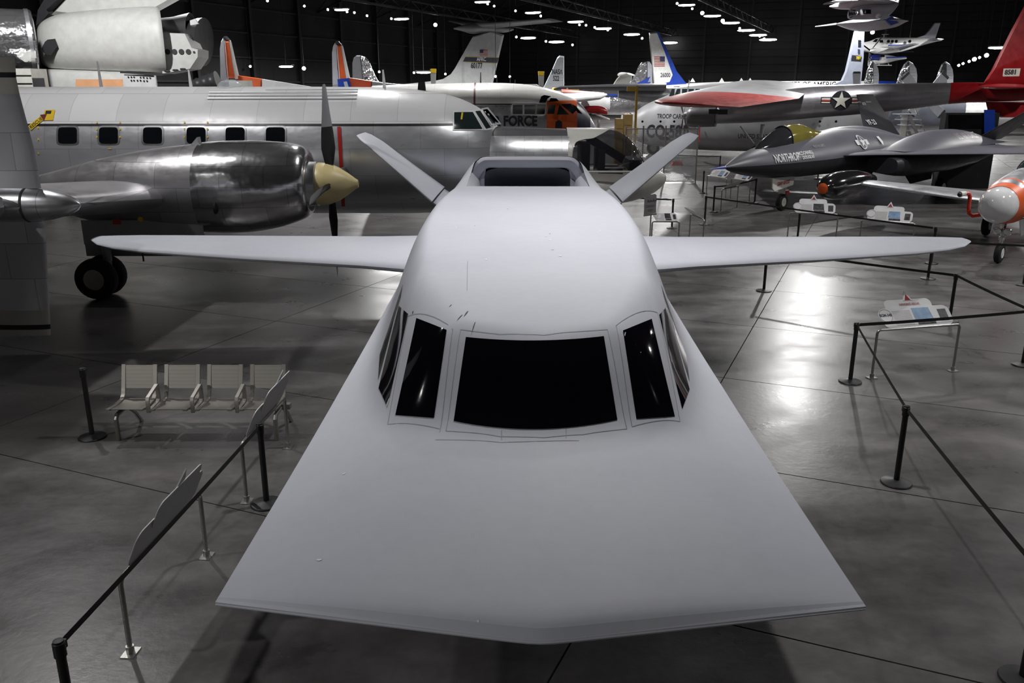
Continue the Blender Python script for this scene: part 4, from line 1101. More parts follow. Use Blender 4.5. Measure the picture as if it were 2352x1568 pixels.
# air-data boom, gear
mb = MB(); mb.lathe((0.66, 0, 1.84), (-1, 0, 0), [(0, .05), (.25, .045), (.6, .025), (.95, .008)], 12); SF.part('nose_boom', mb, M_blue)
mb = MB(); mb.cyl((4.55, 0, .42), (4.75, 0, 1.35), .07, .08, 12); mb.cyl((4.5, 0, .85), (3.7, 0, 1.3), .04, n=8); mb.box((4.55, 0, .72), (.22, .3, .16)); ng = SF.part('nose_gear', mb, M_offwhite)
wheel(SF, (4.5, 0, .33), .33, .2, M_tyre, M_offwhite, (0, 1, 0), ng)
mb = MB(); mb.box((4.55, -.1, .70), (.2, .2, .12)); SF.part('brake_block', mb, M_pred)
mb = MB(); mb.prism([(2.9, -.5, 1.36), (4.4, -.5, 1.34), (4.35, -.5, 1.02), (3.1, -.5, .88), (2.95, -.5, 1.0)], (0, .05, 0)); dr = SF.part('gear_door', mb, M_offwhite)
letters(SF, 'GRAY GHOST', .13, (3.25, -.51, 1.06), (1, 0, .06), (0, 0, 1), M_pred, 'lettering', dr, squeeze=.75, bold=.004)
for s in (-1, 1):
    mb = MB(); mb.cyl((13.0, s * 2.1, .5), (12.9, s * 2.0, 1.5), .09, .11, 12); mb.cyl((13.0, s * 2.1, .8), (13.9, s * 1.9, 1.5), .05, n=8); mg = SF.part('main_gear', mb, M_white); wheel(SF, (13.0, s * 2.35, .42), .42, .26, M_tyre, M_white, (0, 1, 0), mg)
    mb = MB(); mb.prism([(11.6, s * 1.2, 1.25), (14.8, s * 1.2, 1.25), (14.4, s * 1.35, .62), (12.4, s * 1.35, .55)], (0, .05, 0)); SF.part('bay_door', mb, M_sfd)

# ------------------------------------------------------------------ silver jet trainer with white dome nose
AT = math.radians(46)
TJ = Thing('test_jet', 'silver test jet with glossy white dome nose, orange band and black wingtip tank', 'aircraft', (12.95, 22.4, 0), AT, local=True)
mb = MB(); ZT = 1.66
mb.rings([sring((x, 0, ZT + dz), hw, hz, (0, 1, 0), (0, 0, 1), 32, 2.1) for x, dz, hw, hz in catmull([(-.7, -.05, .44, .46), (-.2, 0, .52, .55), (.6, .04, .58, .62), (1.6, .06, .64, .68), (3, .06, .8, .72), (5, .04, .9, .72), (7, .08, .7, .66), (9, .2, .45, .5), (10.5, .3, .3, .36)], 4)]); TJ.part('fuselage', mb, M_alu, smooth=40)
mb = MB(); mb.rings([sring((x, 0, ZT - .03 + dz), hw, hz, (0, 1, 0), (0, 0, 1), 32, 2.1) for x, dz, hw, hz in ((-.77, -.02, .458, .48), (-.4, -.005, .505, .535), (-.05, .02, .553, .59), (-.03, .02, .52, .55))]); TJ.part('nose_band', mb, M_orange, smooth=40)
mb = MB(); mb.rings([sring((-.77 - .58 * math.sin(a), 0, ZT - .05), max(.01, .462 * math.cos(a)), max(.01, .47 * math.cos(a)), (0, 1, 0), (0, 0, 1), 32) for a in [PI / 2 * k / 12 for k in range(13)]]); TJ.part('dome_nose', mb, mat('glossy_white_radome', (.78, .79, .80), .12, coat=.6), smooth=50)
mb = MB(); mb.tube([(-.85, .36, ZT - .32), (-.97, .52, ZT - .36), (-.97, .62, ZT - .3), (-.93, .66, ZT - .1), (-.93, .66, ZT + .12), (-.99, .68, ZT + .2), (-1.15, .74, ZT + .22)], .05, 12); pb = TJ.part('probe', mb, mat('signal_red_paint', (.55, .035, .015), .3))
mb = MB(); mb.cyl((-1.13, .735, ZT + .22), (-1.33, .79, ZT + .20), .06, .075, 12); TJ.part('probe_tip', mb, M_offwhite, pb)
mb = MB(); mb.ball((-1.35, .795, ZT + .2), .055, 12, 8); TJ.part('probe_sensor', mb, M_black, pb)
mb = MB(); mb.rings([[Vector((x, -hw * math.cos(PI * j / 16), ZT + .5 + h * math.sin(PI * j / 16))) for j in range(17)] for x, hw, h in catmull([(1.5, .22, .12), (1.9, .36, .45), (2.4, .42, .68), (3.4, .44, .76), (4.6, .4, .6), (5.6, .2, .3)], 4)], False, False, closed=False); TJ.part('canopy', mb, mat('green_tinted_canopy', (.02, .05, .045), .06, .2, spec=.9), smooth=60)
mb = MB(); mb.tube([Vector((1.9, -.38 * math.cos(PI * j / 16), ZT + .5 + .47 * math.sin(PI * j / 16))) for j in range(17)], .035, 8); TJ.part('windscreen_arch', mb, M_chrome)
for s in (-1, 1):
    mb = MB(); surf(mb, [((2.7, s * .6, 1.22), (5.7, s * .6, 1.22), (0, 0, .14)), ((3.5, s * 5.5, 1.42), (4.9, s * 5.5, 1.42), (0, 0, .07))], 16); TJ.part('wing', mb, M_alu)
    mb = MB(); mb.lathe((1.55, s * 5.75, 1.38), (1, 0, 0), [(.065, .17), (.15, .25), (.3, .33), (.6, .41), (1.0, .45), (1.6, .46), (2.4, .43), (3.2, .33), (4.0, .17), (4.4, .02)], 28); tk = TJ.part('tip_tank', mb, mat('gloss_black_tank', (.012, .012, .013), .12, coat=.4))
    mb = MB(); mb.lathe((1.55, s * 5.75, 1.38), (1, 0, 0), [(0.0, .02), (.012, .08), (.035, .13), (.07, .176)], 28); TJ.part('tank_nose', mb, M_orange, tk)
    mb = MB(); surf(mb, [((9.2, s * .3, 2.0), (10.4, s * .3, 2.0), (0, 0, .05)), ((9.6, s * 2.1, 2.02), (10.3, s * 2.1, 2.02), (0, 0, .03))], 10); TJ.part('tailplane', mb, M_alu)
mb = MB(); surf(mb, [((8.8, 0, 2.2), (10.4, 0, 2.2), (0, .07, 0)), ((9.6, 0, 3.5), (10.5, 0, 3.5), (0, .04, 0))], 10); TJ.part('tail_fin', mb, M_alu)
mb = MB(); mb.cyl((0, 0, .3), (.05, 0, 1.2), .05, .06, 12); mb.cyl((0, .0, .62), (.0, .0, .7), .08, n=12); g3 = TJ.part('nose_gear', mb, M_chrome)
wheel(TJ, (0, 0, .27), .27, .17, M_tyre, M_white, (0, 1, 0), g3)
for s in (-1, 1):
    mb = MB(); mb.lathe((-.02, s * .13, .86), (-1, 0, -.1), [(-.1, .04), (0, .09), (.05, .105), (.06, .09)], 16); TJ.part('landing_lamp', mb, M_chrome)
    mb = MB(); mb.cyl((4.6, s * 1.5, .35), (4.5, s * 1.4, 1.2), .06, .07, 12); g4 = TJ.part('main_gear', mb, M_alu); wheel(TJ, (4.6, s * 1.62, .35), .35, .2, M_tyre, M_white, (0, 1, 0), g4)
    mb = MB(); mb.prism([(.25, s * .3, 1.15), (1.2, s * .3, 1.15), (1.0, s * .36, .72), (.35, s * .36, .72)], (0, .03, 0)); TJ.part('gear_door', mb, M_alu)

# ================================================================== aircraft farther back
def T_(name, label, cat, px, py, Y, group=None):
    p = at(px, py, Y); return Thing(name, label, cat, (p.x, Y, 0), 0, group)
def P_(pts, Y, dy=0.0): return [at(x, y, Y) + Vector((0, dy, 0)) for x, y in pts]
def finp(T, name, pts, Y, th, m, parent=None, k=.9):
    mb = MB(); mb.lens(P_(pts, Y), Vector((0, th, 0)), k); return T.part(name, mb, m, parent)
def plate(T, name, pts, Y, m, parent=None, t=.012, label=None):
    mb = MB(); mb.prism(P_(pts, Y), (0, -t, 0)); return T.part(name, mb, m, parent, smooth=0, label=label)
def bodyp(T, name, st, Y, m, wr=1.0, p=2.0, n=28, k=4, ax=(0, -1, 0)):
    mb = MB(); fuse_px(mb, st, Y, wr, n, p, k, 0, ax); return T.part(name, mb, m, smooth=40)
def flag(T, x0, y0, x1, y1, Y, parent, canton_left=True):
    f = plate(T, 'flag', [(x0, y0), (x1, y0), (x1, y1), (x0, y1)], Y, M_insw, parent, .01)
    h = (y1 - y0) / 13
    mb = MB()
    for k in range(0, 13, 2): mb.prism(P_([(x0, y0 + h * k), (x1, y0 + h * k), (x1, y0 + h * (k + 1)), (x0, y0 + h * (k + 1))], Y, -.012), (0, -.004, 0))
    o = T.part('flag_stripes', mb, mat('flag_red', (.35, .02, .03), .5), parent, smooth=0); o['kind'] = 'stuff'
    xa, xb = (x0, x0 + (x1 - x0) * .45) if canton_left else (x1 - (x1 - x0) * .45, x1)
    plate(T, 'flag_canton', [(xa, y0), (xb, y0), (xb, y0 + 7 * h), (xa, y0 + 7 * h)], Y - .02, mat('flag_blue', (.02, .025, .09), .5), parent)
def stand_legs(T, pts, top, m=None):
    for (x, y) in pts:
        mb = MB(); mb.cyl((x, y, 0), (x, y, top), .09, .11, 10); T.part('support_leg', mb, m or M_grey)

# ---- orbiter trainer, far left
YO = 40.0
OB = T_('orbiter_mockup', 'white space orbiter mock-up with black engine bells behind the silver airliner', 'spacecraft', 250, 200, YO)
M_orb = mat('orbiter_white', (.70, .71, .69), .45)
M_tile = mat('black_tile', (.03, .03, .034), .55)
bodyp(OB, 'engine_pod', [(89, 92, 128, .5), (94, 62, 150, .8), (118, 42, 159, .95), (160, 30, 163, 1), (250, 21, 166, 1), (352, 15, 168, 1), (373, 19, 169, .95)], YO, M_orb, .8, 2.5, ax=(.40, -.92, 0))
finp(OB, 'vertical_tail', [(118, 34), (150, 0), (300, -200), (470, -200), (412, 0), (354, 32), (200, 45)], YO + .8, .5, M_orb)
finp(OB, 'tail_leading_edge', [(84, 68), (88, 30), (102, 6), (240, -200), (300, -200), (138, 2), (110, 28), (117, 36), (96, 60)], YO + .7, .5, M_tile)
plate(OB, 'tile_patch', [(96, 111), (104, 96), (110, 91), (127, 89), (133, 106), (128, 112), (124, 118), (117, 127), (106, 125), (99, 119)], YO - 1.22, M_tile, t=.03)
mb = MB(); mb.prism(P_([(84, 66), (95, 68), (100, 110), (106, 155), (112, 160), (97, 161), (90, 120)], YO), (0, .4, 0)); OB.part('tail_root_tiles', mb, M_tile, smooth=0)
mb = MB(); mb.prism(P_([(368, 75), (424, 77), (440, 110), (454, 114), (454, 131), (436, 158), (373, 169)], YO - .6), (0, 1.4, 0)); hs = OB.part('thruster_housing', mb, M_orb, smooth=0)
for x, y, r in ((385, 119, 5.6), (401, 119, 5.8), (417, 119, 5.8), (433, 119, 5.6), (446, 120, 2.4)):
    mb = MB(); c = at(x, y, YO - .6); mb.cyl(c + Vector((0, .05, 0)), c + Vector((0, -.03, 0)), r * YO / 1960, n=18); OB.part('thruster', mb, M_tile, hs)
for x, y in ((384, 163.5), (403, 161), (420, 158.5)):
    mb = MB(); c = at(x, y, YO - .62); mb.ball(c, (.14, .03, .05), 14, 6); OB.part('thruster', mb, M_tile, hs)
bodyp(OB, 'rear_fuselage', [(96, 160, 260, .5), (104, 158, 290, .9), (250, 163, 300, 1), (352, 168, 300, 1), (364, 175, 300, .9)], YO + .2, M_orb, .9, 5, ax=(.40, -.92, 0))
plate(OB, 'open_hatch', [(174, 182), (282, 182), (283, 205), (174, 205)], YO - .98 - 1.3, mat('warm_lit_hatch_lining', (.80, .42, .22), .6))  # warm light inside the hatch is put into this plate's colour
pn = plate(OB, 'service_panel', [(285, 171), (353, 172), (362, 205), (290, 205)], YO - 2.3, M_white)
for i in range(13):
    x, y = [(295, 177), (302, 177), (308, 177), (323, 178), (330, 178), (338, 179), (345, 179), (302, 185), (308, 185), (316, 185), (323, 185), (331, 186), (338, 186)][i]
    mb = MB(); c = at(x, y, YO - 2.32); mb.cyl(c, c + Vector((0, -.02, 0)), .035, n=10); OB.part('socket', mb, M_ink, pn)
mb = MB(); c = at(374, 60, YO + 1); mb.lathe(c, (1, -.05, -.05), [(0, .35), (.5, .42), (1.25, .62), (1.3, .62), (1.2, .5)], 28); OB.part('engine_bell', mb, M_tile)
mb = MB(); c = at(432, 92, YO + 1.2); mb.lathe(c, (1, -.1, -.12), [(-.3, .6), (.1, .85), (.5, 1.0), (.75, 1.05), (.72, .95)], 32); OB.part('engine_bell', mb, M_tile)
mb = MB(); mb.prism(P_([(436, 47), (448, 43), (456, 55), (437, 58)], YO + .2), (0, .1, 0)); OB.part('bell_manifold', mb, M_white)
plate(OB, 'black_trim', [(276, 164), (365, 168), (392, 170), (370, 174), (276, 168)], YO - 2.4, M_tile)
stand_legs(OB, [(at(150, 200, YO).x, YO + 1), (at(330, 200, YO).x, YO + 1)], 2.3)
# ---- polished cylinder and white rig at the far left
RC = T_('rocket_stage', 'mirror-polished metal cylinder in the top left corner', 'rocket', 30, 90, 37)
mb = MB(); a = at(80, 93, 37); mb.lathe(a, (-1, -.56, 0), [(-.05, .8), (0, 1.15), (.06, 1.19), (5, 1.19), (9, 1.19)], 40); RC.part('stage_shell', mb, M_chrome)
mb = MB(); mb.lathe(a, (-1, -.56, 0), [(.1, 1.2), (.1, 1.215), (.25, 1.215), (.25, 1.2)], 40); RC.part('end_ring', mb, M_alu)
stand_legs(RC, [(a.x - 1, 36.4), (a.x - 4, 34.8)], a.z - 1.1)
GS = T_('service_rig', 'white panelled service rig under the polished cylinder', 'equipment', 70, 180, 35.5)
mb = MB(); p0, p1 = at(44, 158, 35.5), at(97, 215, 35.5); mb.box(((p0.x + p1.x) / 2, 35.5, p0.z / 2 + .0), (p1.x - p0.x, 1.2, p0.z)); GS.part('cabinet', mb, M_offwhite, smooth=0)
for k in range(3):
    mb = MB(); mb.box(((p0.x + p1.x) / 2, 34.88, p0.z - .25 - .3 * k), (p1.x - p0.x, .03, .02)); GS.part('panel_joint', mb, M_dkgrey)
mb = MB(); c = at(89, 190, 34.8); mb.box(c, (.42, .1, .35)); GS.part('latch_block', mb, M_dkgrey)

# ---- orange-tailed aircraft
M_lgrey = mat('light_blue_grey_paint', (.42, .43, .48), .4)
def tail(T, dx, dy, Y, blue=False):
    q = lambda pts: [(x + dx, y + dy) for x, y in pts]
    finp(T, 'rudder', q([(507, 190), (505.5, 110), (508, 95), (513, 86), (516, 84), (519, 150), (524, 188)]), Y, .16, M_lgrey)
    finp(T, 'orange_fin', q([(516, 92), (527, 92), (541, 180), (523, 180)]), Y, .2, M_orange)
    finp(T, 'fin_leading_edge', q([(526, 91), (530, 93), (550, 182), (540, 182)]), Y, .18, M_white)
    finp(T, 'fin_cap', q([(512, 87), (516, 83), (521, 83), (529, 92), (516, 92)]), Y, .2, M_ink)
    plate(T, 'hinge_line', q([(516, 93), (517.5, 93), (525, 183), (523.5, 183)]), Y - .1, M_white)
OA = T_('orange_tailed_aircraft', 'aircraft with orange and white fin and long orange dorsal fairing, second tail from the left', 'aircraft', 530, 190, 44)
tail(OA, 0, 0, 44)
mb = MB(); mb.lens(P_([(549, 173), (603, 181), (603, 204), (549, 204)], 44), Vector((0, .5, 0)), .95); OA.part('orange_dorsal', mb, M_orange)
mb = MB(); mb.lens(P_([(602, 181), (722, 200), (722, 206), (602, 206)], 44), Vector((0, .5, 0)), .95); OA.part('white_dorsal', mb, M_white)
bodyp(OA, 'fuselage', [(505, 200, 240), (600, 203, 270), (700, 203, 290), (800, 204, 300)], 44, M_alu)
stand_legs(OA, [(at(560, 200, 44).x, 44), (at(760, 200, 44).x, 44)], 2.8)
GB = T_('grey_equipment_box', 'pale grey equipment box and ribbed duct before the orange tail', 'equipment', 555, 190, 40)
mb = MB(); mb.box(at(553, 193, 40) + Vector((0, 0, -.1)), (.9, .5, .5)); GB.part('box', mb, M_offwhite, smooth=0)
mb = MB(); a, b = at(440, 198, 40), at(500, 184, 40)
mb.tube([a.lerp(b, k / 16) for k in range(17)], [.24 + .04 * (k % 4 == 0) + .008 * k for k in range(17)], 14); GB.part('ribbed_duct', mb, M_dkgrey)
stand_legs(GB, [(at(553, 193, 40).x, 40), (at(470, 193, 40).x, 40)], 4.1)
OA2 = T_('orange_tailed_aircraft', 'aircraft with orange and white fin above a blue patch, beside a rounded chrome fin', 'aircraft', 785, 190, 46)
tail(OA2, 257, 11, 46)
plate(OA2, 'blue_patch', [(775, 182), (801, 179), (808, 204), (777, 204)], 45.7, M_blue)
plate(OA2, 'patch_stripe', [(789, 188), (797, 187), (802, 204), (793, 204)], 45.66, M_lgrey)
mb = MB(); mb.lens(P_([(802, 178), (855, 186), (855, 206), (806, 206)], 46), Vector((0, .5, 0)), .95); OA2.part('orange_dorsal', mb, mat('deep_orange_paint', (.42, .06, .02), .45))
mb = MB(); mb.lens(P_([(854, 186), (930, 196), (930, 206), (854, 206)], 46), Vector((0, .5, 0)), .95); OA2.part('metal_dorsal', mb, M_alu)
bodyp(OA2, 'fuselage', [(765, 201, 240), (860, 203, 270), (960, 204, 290)], 46, M_alu)
stand_legs(OA2, [(at(800, 200, 46).x, 46), (at(930, 200, 46).x, 46)], 2.8)
RF = T_('round_finned_aircraft', 'aircraft with rounded chrome fin and pale rudder, behind the blue patch', 'aircraft', 840, 180, 56)
finp(RF, 'rudder', [(810, 192), (809, 145), (812, 133), (819, 127), (828, 127), (832, 160), (835, 192)], 56, .2, M_lgrey)
finp(RF, 'chrome_fin', [(828, 127), (838, 130), (848, 140), (856, 160), (866, 180), (872, 192), (835, 192), (831, 155)], 56, .22, M_chrome)
letters(RF, '272282', .16, at(836, 183, 55.8), (1, 0, 0), (0, 0, 1), M_ink, bold=.005, squeeze=.8)
bodyp(RF, 'fuselage', [(800, 194, 230), (880, 190, 240), (960, 196, 250), (1020, 200, 260)], 56, M_chrome)
stand_legs(RF, [(at(850, 200, 56).x, 56)], 3)

# ---- tilt-wing transport with orange cockpit
YX = 38.0
XC = T_('tiltwing_transport', 'white and silver tilt-wing transport with bright orange cockpit', 'aircraft', 1150, 250, YX)
zb = at(1150, 238, YX - 1.4).z
M_xc = banded('tiltwing_white_over_metal', 2, [(-9, (.52, .53, .55), .9, .3), (zb - .05, (.012, .012, .015), 0, .4), (zb, (.70, .70, .68), 0, .35)])
M_xo = banded('tiltwing_orange_side', 2, [(-9, (.74, .12, .02), 0, .4), (at(1280, 231, YX - 1.3).z, (.70, .70, .68), 0, .35)])
prof = [(860, 197, 335, 1), (980, 193, 337, 1), (1110, 190, 338, 1), (1200, 193, 339, 1), (1253, 202, 339, 1), (1290, 213, 338, 1), (1322, 229, 334, .95), (1340, 246, 328, .9), (1354, 266, 320, .8), (1364, 284, 312, .6), (1368, 294, 304, .4)]
bodyp(XC, 'fuselage', [p_ for p_ in prof if p_[0] <= 1253], YX, M_xc, 1, 2.6)
bodyp(XC, 'cockpit_section', [p_ for p_ in prof if 1253 <= p_[0] <= 1322], YX, M_xo, 1, 2.6)
bodyp(XC, 'nose_cap', [p_ for p_ in prof if 1322 <= p_[0] <= 1354], YX, M_navy, 1, 2.5)
bodyp(XC, 'nose_tip', [p_ for p_ in prof if p_[0] >= 1354], YX, M_alu, 1, 2.3)
S_ = YX - 1.47
for q_, fm in (([(1176, 239), (1202, 239), (1202, 264), (1175, 264)], M_white), ([(1202, 239), (1233, 239), (1231, 264), (1202, 264)], M_white), ([(1233, 238), (1256, 238), (1252, 264), (1230, 264)], M_white)):
    cx, cy = sum(x for x, y in q_) / 4, sum(y for x, y in q_) / 4
    f_ = plate(XC, 'cabin_window', q_, S_, fm); plate(XC, 'pane', [(cx + (x - cx) * .84, cy + (y - cy) * .84) for x, y in q_], S_ - .02, M_pane, f_)
for q_ in ([(1257, 261.5), (1273, 261.5), (1276, 241), (1260, 241)], [(1279, 263), (1307, 263), (1285, 240)], [(1287, 239), (1311, 238), (1324, 253), (1315, 262)], [(1313, 239), (1322, 243), (1338, 262), (1327, 259)]):
    plate(XC, 'cockpit_window', q_, S_ + (.03 if q_[0][0] < 1300 else .18), M_cglass, t=.03)
plate(XC, 'upper_window', [(1238, 236), (1253, 236), (1258, 226), (1266, 221), (1250, 218), (1243, 221)], YX - 1.36, M_pane, t=.05)
plate(XC, 'upper_window', [(1259, 234), (1284, 232), (1278, 226), (1265, 225)], YX - 1.3, M_pane, t=.05)
letters(XC, 'U.S. AIR FORCE', .40, at(1234, 288.5, S_ - .02), (1, 0, 0), (0, 0, 1), M_ink, bold=.02, squeeze=.82, align='RIGHT')
mb = MB(); fuse_px(mb, [(1091, 189.6, 338.6, 1), (1095, 189.6, 338.6, 1)], YX, 1, 28, 2.6, 1); XC.part('warning_ring', mb, mat('dark_red_marking', (.12, .01, .01), .5))
plate(XC, 'side_door', [(1275, 294), (1291, 294), (1291, 280), (1284, 275), (1276, 280)], S_ + .02, M_ink)
for px, y0, hgt in ((995, 158, 1), (1243, 164, 1)):
    a_, t_ = at(px, 215, YX + 1.5), at(px, y0, YX + 1.5)
    w0 = .12
    mb = MB(); mb.lens([a_ + Vector((-.08, 0, 0)), t_ + Vector((-.13, 0, -.16)), t_ + Vector((.13, 0, -.16)), a_ + Vector((.09, 0, 0))], Vector((0, .08, 0)), .92); bl = XC.part('propeller_blade', mb, M_grey)
    mb = MB(); mb.lens([t_ + Vector((-.13, 0, -.17)), t_ + Vector((-.14, 0, 0)), t_ + Vector((.14, 0, 0)), t_ + Vector((.13, 0, -.17))], Vector((0, .09, 0)), .95); XC.part('blade_tip', mb, M_yellow, bl)
    mb = MB(); mb.lathe(a_ + Vector((0, 0, -.1)), (1, 0, 0), [(-2.4, .3), (-1.5, .5), (-.2, .5), (.2, .3), (.5, .05)], 24); XC.part('engine_pod', mb, M_alu)
mb = MB(); surf(mb, [(at(1000, 225, YX + .4), at(860, 225, YX + .4), (0, 0, .35)), (at(985, 216, YX + 4), at(880, 216, YX + 4), (0, 0, .25))], 12); XC.part('wing', mb, M_alu)
for px, y0, y1 in ((1104, 166, 195), (1141, 172, 200), (1172, 176, 196), (1183, 183, 196)):
    mb = MB(); mb.cyl(at(px, y1, YX), at(px, y0, YX), .035, .02, 6); XC.part('aerial', mb, M_dkgrey)
for px in (1020, 1240):
    x = at(px, 300, YX).x; mb = MB(); mb.cyl((x, YX, .35), (x, YX, 2.0), .09, .1, 10); g5 = XC.part('landing_gear', mb, M_grey)
    for s in (-.5, .5): wheel(XC, (x, YX + s, .38), .38, .25, M_tyre, M_hub, (0, 1, 0), g5)

# ---- T-tailed jet transport
YT_ = 98.0
M_cgrey = mat('transport_pale_grey', (.50, .52, .52), .42)
M_mgrey = mat('tailplane_mid_grey', (.30, .31, .32), .35, .4)
JT = T_('jet_transport', 'pale grey T-tailed jet transport with dark band and numbers 60177', 'aircraft', 1080, 190, YT_)
fin = finp(JT, 'tail_fin', [(960, 196), (1015, 184), (1034, 172), (1044, 158), (1086, 84), (1130, 70), (1158, 80), (1131, 196)], YT_, .9, M_cgrey, k=.94)
finp(JT, 'dorsal_fairing', [(870, 199), (940, 192), (1012, 184), (1030, 199)], YT_, 1.0, M_cgrey)
bodyp(JT, 'tail_bullet', [(1042, 64, 67, 1), (1062, 58, 72, 1), (1084, 54, 78, 1), (1110, 55, 76, 1), (1140, 60, 76, 1), (1165, 62, 74, 1), (1180, 65, 69, 1)], YT_, M_mgrey)
mb = MB(); surf(mb, [(at(1085, 58, YT_), at(1150, 63, YT_), (0, 0, .35)), (at(1255, 44, YT_ - 5), at(1294, 50, YT_ - 5), (0, 0, .12))], 14); JT.part('tailplane', mb, M_mgrey)
mb = MB(); surf(mb, [(at(1085, 60, YT_), at(1140, 66, YT_), (0, 0, .35)), (at(1030, 48, YT_ + 6), at(1062, 48, YT_ + 6), (0, 0, .12))], 14); JT.part('tailplane', mb, M_mgrey)
bd = plate(JT, 'fin_band', [(1063, 142), (1142, 145.5), (1146, 132), (1069, 129.5)], YT_ - .5, mat('fin_band_yellow', (.5, .38, .02), .5)); plate(JT, 'band_navy', [(1063.5, 141), (1142.3, 144.2), (1145.5, 133), (1069, 131)], YT_ - .53, M_navy, bd)
letters(JT, 'AFRC', .40, at(1095, 140, YT_ - .57), (1, 0, 0), (0, 0, 1), M_wink, 'lettering', bd, squeeze=.75, bold=.01)
letters(JT, '60177', .58, at(1081.5, 156.5, YT_ - .5), (1, 0, 0), (0, 0, 1), M_ink, squeeze=.62, bold=.02)
flag(JT, 1102, 114, 1120, 128.5, YT_ - .5, fin)
bodyp(JT, 'fuselage', [(880, 205, 255), (930, 197, 262), (1000, 196, 260), (1120, 198, 245), (1180, 205, 225)], YT_, M_cgrey)
stand_legs(JT, [(at(1080, 200, YT_).x, YT_), (at(960, 200, YT_).x, YT_)], 2)
# ---- research fin
NF = T_('research_jet', 'pale research jet fin lettered NASA with ribbed trailing edge', 'aircraft', 1275, 190, 75)
nf = finp(NF, 'tail_fin', [(1243, 212), (1268, 160), (1280, 132), (1285, 127.5), (1296, 129), (1296, 212)], 75, .35, mat('research_pale_grey', (.48, .51, .54), .4))
letters(NF, 'NASA', .40, at(1267.5, 170, 74.75), (1, 0, 0), (0, 0, 1), M_ink, 'lettering', nf, squeeze=.62, bold=.012)
letters(NF, '522', .40, at(1270, 185, 74.75), (1, 0, 0), (0, 0, 1), M_ink, 'lettering', nf, squeeze=.62, bold=.012)
for k in range(9): plate(NF, 'rudder_rib', [(1287 + .3 * k * 0, 148 + 6 * k), (1294, 145 + 6 * k), (1294, 146 + 6 * k), (1287, 149 + 6 * k)], 74.75, M_insw, nf)
bodyp(NF, 'fuselage', [(1200, 214, 250), (1260, 208, 262), (1330, 212, 262), (1400, 225, 255)], 75, M_white)
stand_legs(NF, [(at(1250, 240, 75).x, 75)], 2.4)
# ---- presidential jet
YV = 112.0
M_vc = mat('presidential_white', (.74, .75, .74), .25)
VC_ = T_('presidential_jet', 'white presidential jetliner with blue-edged fin numbered 26000', 'aircraft', 1700, 190, YV)
vf = finp(VC_, 'tail_fin', [(1502, 198), (1491, 90), (1491, 75), (1509, 73), (1530, 120), (1550, 165), (1574, 193), (1560, 200)], YV, .8, M_vc, k=.95)
plate(VC_, 'fin_blue_edge', [(1508, 73), (1513, 73), (1534, 118), (1554, 163), (1578, 194), (1500, 199), (1507, 194), (1538, 188), (1545, 172), (1528, 123)], YV - .42, M_blue, vf)
flag(VC_, 1502, 129.5, 1527, 152.5, YV - .45, vf, False)
letters(VC_, '26000', .52, at(1516.5, 177, YV - .46), (1, 0, 0), (0, 0, 1), M_ink, 'number', vf, squeeze=.7, bold=.012)
bodyp(VC_, 'fuselage', [(1470, 200, 206), (1500, 196, 222), (1580, 191, 250), (1700, 187, 257), (1850, 186, 258), (1990, 186, 258)], YV, M_vc)
bodyp(VC_, 'blue_forward_fuselage', [(1989, 186, 258), (2030, 186, 258), (2065, 188.5, 255), (2090, 196, 248), (2105, 212, 238)], YV, M_blue)
letters(VC_, 'UNITED STATES OF AMERICA', .75, at(1930, 201.5, YV - 2.06), (1, 0, 0), (0, 0, 1), M_ink, squeeze=.8, bold=.01, align='RIGHT')
for px in (1510, 1585, 1717, 1652, 1697): 
    mb = MB(); c = at(px, 188.5, YV); mb.prism([c, c + Vector((.65, 0, 0)), c + Vector((.3, 0, .5))], (0, .1, 0)); VC_.part('aerial', mb, M_vc, smooth=0)
stand_legs(VC_, [(at(1620, 200, YV).x, YV), (at(1800, 200, YV).x, YV), (at(2000, 200, YV).x, YV)], 2)
# ---- polished piston airliner with blue feathers
YA = 88.0
PA = T_('polished_airliner', 'mirror-polished propeller airliner with blue feather pattern on its fin', 'aircraft', 1460, 210, YA)
finp(PA, 'tail_fin', [(1440, 199), (1458, 172), (1466, 152), (1474, 143), (1486, 140.5), (1486, 199)], YA, .5, M_chrome)
finp(PA, 'rudder', [(1486, 140.5), (1492, 141), (1497, 150), (1499, 199), (1486, 199)], YA, .4, M_lgrey)
plate(PA, 'blue_feather', [(1443, 200), (1466, 190), (1494.5, 175), (1487, 189), (1495, 188), (1485, 200)], YA - .4, M_blue)
letters(PA, '6505', .28, at(1464, 199, YA - .44), (1, 0, 0), (0, 0, 1), M_wink, squeeze=.7)
bodyp(PA, 'fuselage', [(1360, 206, 262), (1420, 201, 264), (1500, 199, 262), (1600, 198, 262), (1660, 200, 262)], YA, M_chrome)
plate(PA, 'blue_stripe', [(1385, 216), (1540, 216), (1540, 219.5), (1385, 219.5)], YA - 1.42, M_blue)
mb = MB(); surf(mb, [(at(1550, 228, YA - 1), at(1450, 228, YA - 1), (0, 0, .4)), (at(1510, 222, YA - 14), at(1440, 224, YA - 14), (0, 0, .15))], 12); PA.part('wing', mb, M_chrome)
stand_legs(PA, [(at(1450, 250, YA).x, YA), (at(1600, 250, YA).x, YA)], 2)
ST = T_('small_t_tail_jet', 'small cream T-tailed jet beyond the polished airliner', 'aircraft', 1430, 190, 105)
finp(ST, 'tail_fin', [(1404, 200), (1417, 180), (1428, 170), (1452, 172), (1449, 200)], 105, .4, mat('cream_grey_paint', (.45, .46, .42), .35))
mb = MB(); surf(mb, [(at(1418, 172, 105), at(1455, 172, 105), (0, 0, .3)), (at(1440, 168, 101), at(1465, 175, 101), (0, 0, .1))], 10); ST.part('tailplane', mb, mat('cream_grey_paint', (.45, .46, .42), .35))
